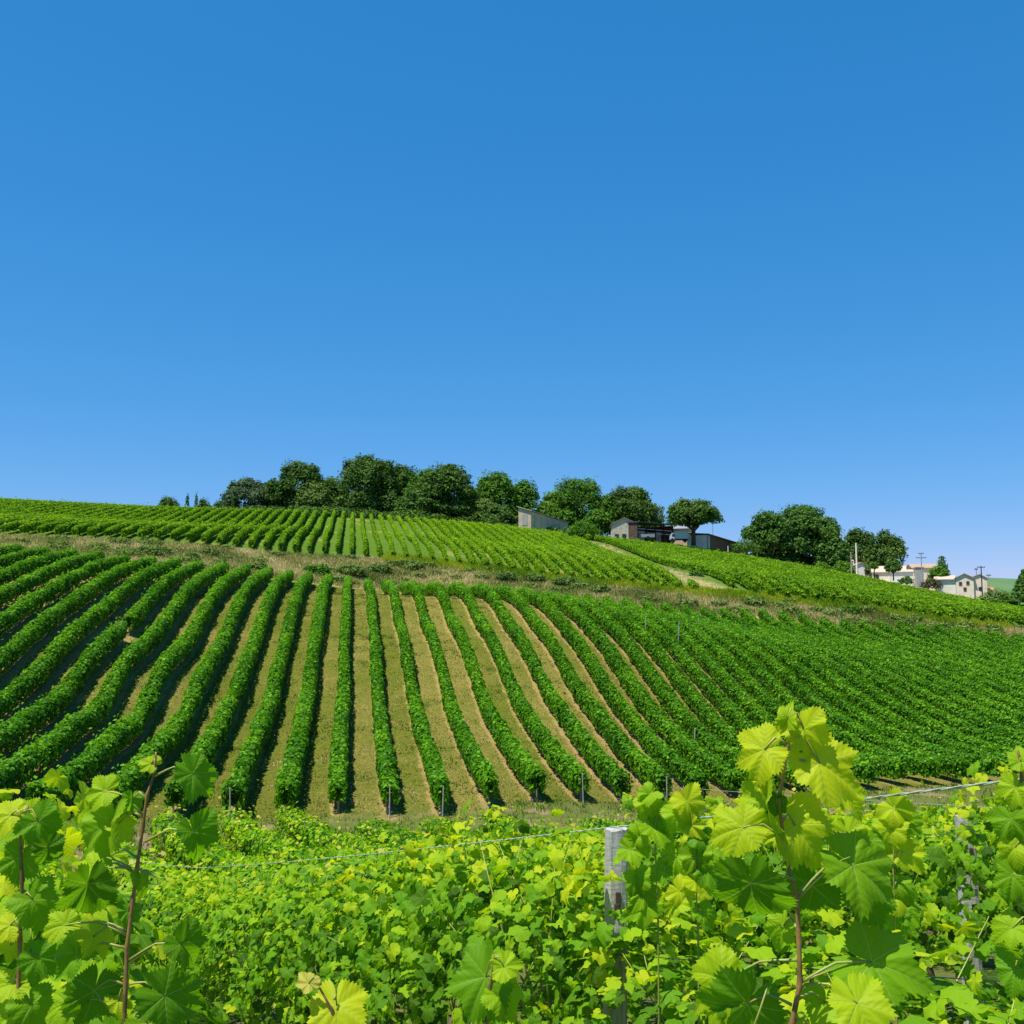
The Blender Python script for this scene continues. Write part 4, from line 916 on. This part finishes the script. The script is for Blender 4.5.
def build_vine(seed, name='grapevine', **kw):
    V, F_, Tt, U = vine_mesh(seed, **kw); root = empty(name, (0, 0, 0))
    mesh_np('foliage', V, F_, M['fgleaf'], root, {'tint': Tt, 'luv': U}, smooth_=True)
    rg = np.random.default_rng(seed); b = MB(); b.tube([(0, 0, -.1), (.03, .02, .2), (-.03, 0, .42), (.05, .01, .6)], [.045, .035, .032, .04], 7); b.build('trunk', M['old_trunk'], root, True)
    b = MB()
    for k in range(9):
        x0 = rg.uniform(-.5, .5); y0 = rg.normal(0, .08); x1 = x0 + rg.normal(0, .12); y1 = rg.normal(0, .2); h = rg.uniform(1.1, 1.5)
        b.tube([(x0 * .5, 0, .58), (x0, y0, .8), ((x0 + x1) / 2, (y0 + y1) / 2, 1.1), (x1, y1, h)], [.005, .004, .003, .0015], 5)
    b.build('shoot', M['greencane'], root, True); return root
protos = [build_vine(300 + q) for q in range(5)]; used = set(); rz = math.atan2(DY, DX)
def place_vine(x, y, label, group, sc=1.0, scz=1.0, flip=False, q=None):
    q = int(RNG.integers(5)) if q is None else q; pr = protos[q]
    if q not in used: r_ = pr; used.add(q)
    else:
        r_ = pr.copy(); link(r_)
        for ch in list(pr.children): c_ = ch.copy(); link(c_, r_)
    r_.location = (x, y, gz(x, y)); r_.rotation_euler = (0, 0, rz + (math.pi if flip else 0)); r_.scale = (sc, sc, sc * scz)
    tag(r_, label, 'grapevine', group)
NEARY = 12.0; rown = ['wire row', 'row behind the wire', 'second row behind the wire']
for k in range(3):
    cnt = 0
    for j in range(-7, 20):
        s_ = (j + .5) * 1.0; x, y = rowpt(k, s_)
        if y < 1.9 or y > NEARY or abs(x / y) > .66: continue
        low_ = (k == 0 and abs(x / y - .442) < .09 and y < 4) or (k == 0 and abs(s_ + .1) < .55) or (k == 1 and abs(x / y - .437) < .11 and y < 6.2)
        if k == 1 and abs(x / y - .437) < .05: continue
        cnt += 1
        place_vine(x, y, f"leafy grapevine in the {rown[k]}, {ordinal(cnt)} counted from the right edge", 'grapevines of the nearest rows', RNG.uniform(.94, 1.06), RNG.uniform(.90, 1.0) if k else ((.62 if k == 0 and abs(s_ + .1) < .55 else .64) if low_ else .78 if y < 4.6 else .87), bool(RNG.integers(2)))
for (x, y, lb, sz) in [(-1.16, 2.45, 'tall leafy grapevine filling the bottom left corner behind the dark bare shoot', 1.12), (-1.75, 3.45, 'leafy grapevine left of the dark bare shoot, behind the corner leaves', 1.1),
                       (-2.75, 5.3, 'leafy grapevine at the left edge beyond the corner vines', 1.08)]:
    place_vine(x, y, lb, 'grapevines left of the wire', 1.0, sz * 1.02)
M['fgfar'] = leafmat('vine_leaf_middle_distance', FG, .44, (1.7, 1.6, .5), .6, False, .12)
def fg_curve(k, s0):
    def c(s):
        x = .43 + DX * (s + s0) + NXp * 2.35 * k; y = 4.2 + DY * (s + s0) + NYp * 2.35 * k
        return x, y, np.full_like(s, NXp), np.full_like(s, NYp)
    return c
for k in range(-1, 14):
    s = np.arange(-40, 45, .25); x, y = rowpt(k, s); ymax = 40.5 - .14 * np.maximum(x, 0) + .8 * math.sin(k * 2.1) - np.maximum(-x - 8, 0) * .45
    ok = (y > (8 if k < 0 else NEARY if k < 3 else 1.5)) & (y < ymax) & (np.abs(x / y) < .72)
    if ok.sum() < 8: continue
    s0, s1 = s[ok].min(), s[ok].max()
    # split the foliage into a nearer stretch with lobed leaves and a farther one with simpler leaves, one row object
    xm, ym = rowpt(k, (s0 + s1) / 2)
    lb = f"leafy near-side vine row, {ordinal(k)} beyond the row with the wire" if k > 0 else "far end of the vine row that carries the wire" if k == 0 else "vine row at the far left, on the camera side of the wire row"
    root = empty('vine_row', (*rowpt(k, s0), gz(*rowpt(k, s0)))); tag(root, lb, 'vine row', 'vine rows on the near slope beyond the first vines')
    sb = s0
    while sb < s1 and rowpt(k, sb)[1] < 19: sb += .25
    inv = Matrix.Translation(-Vector(root.location))
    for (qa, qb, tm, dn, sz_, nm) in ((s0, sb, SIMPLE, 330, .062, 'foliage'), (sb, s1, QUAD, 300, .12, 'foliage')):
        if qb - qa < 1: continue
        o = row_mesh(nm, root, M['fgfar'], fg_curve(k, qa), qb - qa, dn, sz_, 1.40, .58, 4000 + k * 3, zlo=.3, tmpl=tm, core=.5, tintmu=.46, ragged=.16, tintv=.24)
        o.matrix_parent_inverse = inv
print('near rows done')

# posts and wires ------------------------------------------------------------
def post(u, vtop, y, h, wpx, lean, label, extras):
    p = P(u, vtop, y); wd = wpx * y / F; z0 = p[2] - h; root = empty('wooden_post', (p[0] - lean * h, y, z0)); tag(root, label, 'post')
    b = MB(); V = []; n_ = 14; rg = np.random.default_rng(int(u)); Fs = []
    for k in range(n_ + 1):
        t = k / n_; zz_ = -.3 + (h + .3) * t; ox = lean * max(zz_, 0)
        for j in range(12):
            a = 2 * math.pi * j / 12 + .2; c_, s_ = math.cos(a), math.sin(a); e_ = .55
            rr = wd / 2 * (1 + rg.normal(0, .012)) * (1.06 - .06 * t); V.append((ox + np.sign(c_) * abs(c_) ** e_ * rr, np.sign(s_) * abs(s_) ** e_ * rr * .9, zz_ + (rg.normal(0, .004) if k == n_ else 0)))
    for k in range(n_):
        for j in range(12): Fs.append((k * 12 + j, k * 12 + (j + 1) % 12, (k + 1) * 12 + (j + 1) % 12, (k + 1) * 12 + j))
    Fs.append(tuple(range(n_ * 12, n_ * 12 + 12))); b.add(V, Fs); b.build('stake', M['wood'], root)
    for dz in extras['hooks']:
        b = MB(); b.box((lean * (h - dz) + wd * .05, -wd * .5, h - dz), (wd * .22, .012, .055)); b.box((lean * (h - dz) + wd * -.02, -wd * .52, h - dz - .03), (wd * .2, .014, .03)); b.build('staple', M['rust'], root, bevel=.003)
    for dz in extras['ties']:
        b = MB(); pts_ = [(lean * (h - dz) + math.cos(a) * wd * .54, math.sin(a) * wd * .52, h - dz + .004 * math.sin(a * 2)) for a in np.linspace(0, 2 * math.pi, 17)]
        b.tube(pts_, .003, 5); b.tube([(lean * (h - dz) + wd * .5, -.02, h - dz), (lean * (h - dz) + wd * .62, -.05, h - dz + .02), (lean * (h - dz) + wd * .9, -.06, h - dz + .005)], .002, 5); b.build('wire_tie', M['rust'], root)
    return root
post(616.5, 829, 4.2, 1.35, 22, .02, 'weathered grey wooden post under the wire, left of the tall yellow-green shoot', {'hooks': [.26], 'ties': []})
post(965, 816, 5.5, 1.35, 17, 0, 'weathered grey wooden post at the right with two wire ties', {'hooks': [.18], 'ties': [.27, .36]})
pa, pm, pb = P(1130, 765, 2.28), P(616.5, 827, 4.2), P(200, 868, 11.4)
def wire(name, pts_, r, mat, label, twist=False):
    pts_ = [np.array(p) for p in pts_]; P3 = []
    for a_, b_ in zip(pts_[:-1], pts_[1:]):
        nn = max(int(np.linalg.norm(b_ - a_) / (.02 if twist else .4)), 2); L_ = np.linalg.norm(b_ - a_)
        for t in np.linspace(0, 1, nn, endpoint=False): q = a_ * (1 - t) + b_ * t; q = q - np.array([0, 0, .006 * L_ * 4 * t * (1 - t) * .4]); P3.append(q)
    P3.append(pts_[-1])
    if not twist: b = MB(); b.tube(P3, r, 6); o = b.build(name, mat, None, True); tag(o, label, 'wire'); return o
    root = empty(name, P3[0]); tag(root, label, 'wire')
    for ph in (0, math.pi):
        b = MB(); b.tube([Vector(q) - Vector(P3[0]) + Vector((math.cos(i * .9 + ph) * r * .8, 0, math.sin(i * .9 + ph) * r * .8)) for i, q in enumerate(P3)], r, 5); b.build('strand', mat, root, True)
    return root
pe = pb + (pb - pm) / np.linalg.norm(pb - pm) * 8; pe[2] = pb[2] + (pe[2] - pb[2]) * .8
wire('trellis_wire', [pa, pm, pb, pe], 0.0024, M['wire'], 'thick twisted galvanised wire stretched over the near vines to the post top', True)
dn = np.array([0, 0, .47]); wire('trellis_wire', [pa - dn, pm - dn - np.array([0, .06, 0]), pb - dn, pe - dn], .0016, M['darkwire'], 'thin dark lower wire running level across the near vines')
q0 = P(965, 928, 5.5); d_ = np.array([DX, DY, -.10]); nfr = np.array([0, -.06, 0])
wire('trellis_wire', [q0 + nfr - d_ * 3.5, q0 + nfr, q0 + nfr + d_ * 8], .0016, M['darkwire'], 'thin dark wire crossing the foot of the right-hand post')
wire('trellis_wire', [P(965, 806, 5.5) - d_ * 3.2, P(965, 806, 5.5), P(965, 806, 5.5) + d_ * 2.5], .0014, M['wire'], 'thin wire just above the top of the right-hand post')

# near shoots with their own leaves --------------------------------------------
HT = [leaf_template(96, 6, .11, 40 + q, [.35, .55, .25, .7][q % 4], [.14, .42, .05, .5][q % 4]) for q in range(8)]
HM = {}
def hero_leaf(root, y, u, v, ext, ang, tilt, tint, var, att, fold=0.0, dy=0.0):
    """leaf centred on the point seen at u, v; ext = length in px; ang = where its tip points; att = point of the shoot it grows from"""
    yy = y + dy; c = P(u, v, yy); Rm = ext / 1.62 * yy / F; a = R(ang)
    tipd = np.array([math.cos(a), 0, math.sin(a)]); nr = norm(-c + 0.0) + np.array([tilt[0], 0, tilt[1]]) * 1.0
    Fr = frames(nr[None], tipd[None] + np.array([[0, tilt[2] if len(tilt) > 2 else 0, 0]]))[0]
    o0 = c - Fr[:, 1] * Rm * .2
    tv, tf = HT[var % 8]; tv = tv.copy(); tv[:, 2] = tv[:, 2] + fold * np.abs(tv[:, 0]); tv[:, 0] *= (1 - min(abs(fold) * .45, .6))
    V = (tv * Rm) @ Fr.T + o0; n_ = len(V); loc = np.array(root.location)
    lf = mesh_np('leaf', V - loc, tf, M['hero'], root, {'tint': np.full(n_, tint), 'luv': HT[var % 8][0]}, smooth_=True)
    att = np.array(att); mid = (att + o0) / 2 + np.array([0, 0, .012]); b = MB()
    b.tube([att - loc, (att * .7 + o0 * .3) + np.array([0, 0, .008]) - loc, mid - loc, (o0 * .8 + att * .2) - loc + np.array([0, 0, .006]), o0 - loc], [.0022, .0017, .0015, .0014, .0015], 6)
    b.build('petiole', M['greencane'], lf, True)
def hero_vine(label, y, stem, rad, leaves, trunkx=0.0, name='grapevine', canes=(), caneM=None, lsc=1.0):
    pts_ = [P(u, v, y + (d[0] if d else 0)) for (u, v, *d) in stem]; x0, y0 = pts_[0][0] + trunkx, pts_[0][1] + .05; z0 = gz(x0, y0)
    root = empty(name, (x0, y0, z0)); tag(root, label, 'grapevine'); loc = Vector(root.location)
    b = MB(); b.tube([(0, 0, -.1), (.02, .01, .25), (-.02, 0, .5)], [.04, .032, .03], 8); b.build('trunk', M['old_trunk'], root, True)
    P2 = [Vector((x0, y0, z0 + .48))] + [Vector(p) for p in pts_]; rr = [rad * 1.5] + list(np.linspace(rad * 1.15, rad * .45, len(pts_)))
    PP, RR = [], []
    for i_ in range(len(P2) - 1):
        for t in np.linspace(0, 1, 5, endpoint=False): PP.append(P2[i_].lerp(P2[i_ + 1], t)); RR.append(rr[i_] * (1 - t) + rr[i_ + 1] * t + (rad * .30 if t == 0 and i_ else 0))
    PP.append(P2[-1]); RR.append(rr[-1]); b = MB(); b.tube([p - loc for p in PP], RR, 8); b.build('shoot', caneM or M['cane'], root, True)
    
    for c_ in canes:
        q = [Vector(P(u, v, y)) - loc for u, v in c_]; b = MB(); b.tube(q, np.linspace(rad * .55, rad * .25, len(q)), 6); b.build('tendril', M['greencane'], root, True)
    for (u, v, ext, ang, tilt, tint, var, (au, av), *rest) in leaves:
        fold = rest[0] if rest else 0; dy = rest[1] if len(rest) > 1 else 0
        hero_leaf(root, y, u, v, ext * lsc, ang, tilt, tint, var, P(au, av, y), fold, dy)
    return root
# tall shoot on the right
hero_vine('tall yellow-green vine shoot rising over the wire right of centre, nearest to the camera', 1.35,
    [(775, 1075), (792, 1024), (800, 983), (799, 940), (797, 899), (785, 855), (779, 800), (788, 745), (796, 712)], .0035,
    [(758, 752, 56, 195, (-.1, .35), .93, 0, (786, 744)), (806, 735, 50, -75, (.25, .3), .92, 1, (792, 716), .25), (828, 768, 74, -38, (.2, .35), .93, 2, (793, 735), .1),
     (788, 716, 28, 80, (-.3, -.2), .8, 3, (795, 716), .5), (736, 829, 56, 188, (-.05, .5), .86, 4, (784, 840)), (801, 832, 68, -58, (.1, .45), .88, 5, (782, 822)),
     (768, 812, 70, -80, (-1.2, .2), .80, 1, (781, 800), .5), (764, 784, 26, -90, (.3, .5), .9, 6, (786, 782)), (776, 806, 26, -95, (.2, -.2), .25, 2, (785, 790), .3),
     (846, 795, 48, -60, (.4, .4), .86, 6, (800, 760), .3, .06), (850, 838, 40, -75, (.3, .2), .8, 0, (800, 860), .2, .1), (752, 893, 80, -88, (-.2, -.55), .30, 0, (795, 880), .1, -.03),  # low tint of the last leaf paints in the shade it hangs in
     (812, 894, 68, -95, (.2, -.6), .28, 2, (798, 899), .0, .05), (862, 872, 82, -40, (.35, .15), .55, 4, (797, 899), .15), (872, 905, 52, -70, (.2, .3), .35, 5, (828, 880), .2, .05),
     (884, 966, 90, -28, (.15, .5), .50, 6, (800, 983), .12), (716, 986, 66, 205, (-.2, .6), .80, 7, (797, 960), .2, .05), (742, 1012, 80, -120, (.1, -.5), .30, 0, (792, 1005), 0, .02),
     (862, 1012, 70, -75, (.2, .55), .84, 2, (800, 985), .2, -.05), (826, 1010, 46, -90, (-.1, .3), .6, 3, (797, 1000), .3, .05), (782, 930, 40, -110, (-.3, .3), .7, 5, (798, 930), .3, .08),
     (816, 1040, 60, -80, (.1, .5), .75, 1, (792, 1024), .1)],
    canes=[[(797, 899), (812, 880), (826, 866), (850, 857)], [(800, 983), (815, 976), (832, 970)], [(786, 862), (782, 850), (770, 846)], [(742, 1060), (760, 1010), (768, 985)]])
# dark shoot on the left
hero_vine('bare dark-stemmed vine shoot with drooping leaves at the left, nearest of that side', 1.62,
    [(122, 1075), (124, 1024), (126, 980), (127, 948), (133, 900), (137, 868), (143, 826), (147, 795), (155, 772), (156, 752)], .0036,
    [(100, 792, 44, 190, (-.3, .3), .78, 0, (143, 815), .2), (108, 832, 76, -92, (-.5, .3), .62, 1, (143, 815), .55), (122, 826, 40, -40, (.2, .5), .84, 2, (143, 817), .2),
     (132, 803, 30, -100, (.5, .2), .45, 3, (146, 800), .3), (197, 778, 58, -42, (.3, .1), .36, 4, (155, 776), .25), (196, 838, 60, -62, (.5, .1), .38, 5, (145, 842), .55),
     (149, 763, 24, 165, (0, .5), .82, 6, (156, 770), .1), (92, 868, 42, 160, (-.2, .5), .80, 2, (133, 872), .2, .05), (86, 892, 78, -96, (.2, -.5), .24, 0, (131, 868), .5),
     (60, 926, 42, 200, (-.2, .6), .8, 4, (127, 935), .2), (96, 940, 42, -60, (.1, .6), .86, 7, (126, 930), .2), (128, 914, 28, -100, (0, .1), .4, 6, (132, 903)),
     (72, 958, 50, -130, (-.1, .4), .45, 1, (126, 948), .3), (92, 998, 68, -105, (0, -.3), .26, 2, (125, 985), .2), (172, 1000, 78, -30, (.1, -.2), .28, 4, (125, 985), .2),
     (186, 948, 58, -35, (.5, .1), .30, 5, (129, 960), .5), (119, 1004, 30, -80, (0, .5), .85, 6, (125, 990), .1), (62, 1005, 46, 200, (-.2, .5), .7, 7, (124, 1010)), (140, 880, 24, -90, (.2, .2), .6, 3, (134, 890), .3),
     (106, 855, 44, 170, (-.2, .5), .7, 6, (137, 858), .2, .08), (150, 1028, 50, -70, (.1, .4), .6, 0, (124, 1024))],
    lsc=.86, canes=[[(131, 868), (120, 862), (106, 857)], [(127, 935), (115, 925), (103, 921)], [(137, 868), (145, 872), (156, 876), (158, 884), (150, 884), (147, 878)], [(127, 965), (140, 955), (152, 947)]])
hero_vine('vine shoot cut off by the left edge with broad drooping leaves', 1.7,
    [(15, 1075), (18, 1000), (20, 940), (22, 880), (20, 830), (28, 806)], .0036,
    [(6, 816, 44, 200, (-.2, .5), .9, 0, (22, 820)), (42, 826, 52, -50, (.1, .3), .42, 1, (24, 812), .2), (34, 812, 40, 30, (0, .6), .82, 2, (24, 812), .3, .03), (48, 852, 44, -80, (.3, -.2), .25, 3, (22, 850), .4),
     (20, 862, 52, -100, (-.1, .2), .45, 4, (21, 850), .2), (36, 905, 56, -60, (.1, .4), .48, 5, (20, 900), .1), (6, 925, 40, 190, (-.1, .6), .9, 6, (20, 930)), (10, 948, 30, -100, (0, .5), .86, 7, (20, 940)),
     (8, 985, 46, 200, (-.2, .5), .82, 2, (18, 985), .2), (42, 962, 50, -40, (.2, .2), .40, 0, (19, 960), .2), (34, 1010, 54, -70, (.1, .3), .5, 3, (18, 1000), .2), (4, 1020, 44, -130, (0, .5), .75, 5, (17, 1010))], lsc=.84)
hero_vine('single yellow two-lobed vine leaf standing up at the bottom, left of centre', 1.75, [(345, 1120), (338, 1060), (332, 1010), (318, 985)], .0035,
    [(337, 1013, 62, -88, (0, .6), .94, 2, (334, 1000)), (307, 981, 24, 130, (-.1, .3), 1.0, 6, (318, 985), .3)])
hero_vine('large mid-green vine leaf on a short shoot at the bottom centre', 2.3, [(480, 1110), (486, 1040), (490, 985), (494, 955)], .004,
    [(482, 985, 66, -110, (-.1, .4), .45, 4, (492, 960)), (505, 1000, 46, -50, (.3, .3), .7, 5, (490, 975), .3), (508, 966, 34, 20, (.2, .4), .8, 6, (494, 958), .2)])
hero_vine('leafy vine shoot hanging in at the right edge above the wire', 1.9, [(1050, 1110), (1040, 1000), (1034, 900), (1030, 830), (1022, 780), (1018, 750)], .005,
    [(1014, 792, 44, -110, (-.2, .4), .78, 0, (1026, 800), .2), (1012, 825, 50, -80, (-.2, .3), .5, 1, (1030, 830), .2), (1020, 758, 34, 100, (0, .4), .7, 2, (1019, 765), .3), (1012, 850, 40, 215, (-.2, .5), .8, 3, (1030, 840)),
     (1012, 880, 44, -100, (0, .3), .5, 4, (1033, 880), .2), (1008, 930, 44, 200, (0, .5), .7, 5, (1034, 920)), (1014, 975, 46, -100, (-.1, .3), .42, 6, (1038, 970))], lsc=.85)
# smaller shoots lifting above the wire row between post and tall shoot
for k, (u, v, y, lb) in enumerate([(655, 790, 3.5, 'leafy shoot rising just right of the near wooden post'), (695, 800, 3.3, 'leafy shoot halfway between near post and tall shoot'), (893, 806, 3.0, 'leafy shoot under the wire left of the right-hand post')]):
    rg = np.random.default_rng(60 + k); lv = []
    for j in range(11): lv.append((u + rg.uniform(-22, 22), v + 6 + j * 11, rg.uniform(26, 42), rg.uniform(-150, -20), (rg.uniform(-.3, .3), rg.uniform(0, .6)), rg.uniform(.4, .93), int(rg.integers(8)), (u + 2, v + 10 + j * 10), rg.uniform(0, .4)))
    hero_vine(lb, y, [(u + 4, v + 230), (u + 3, v + 130), (u, v + 60), (u + 2, v + 10)], .0028, lv, caneM=M['greencane'])
print('all done')
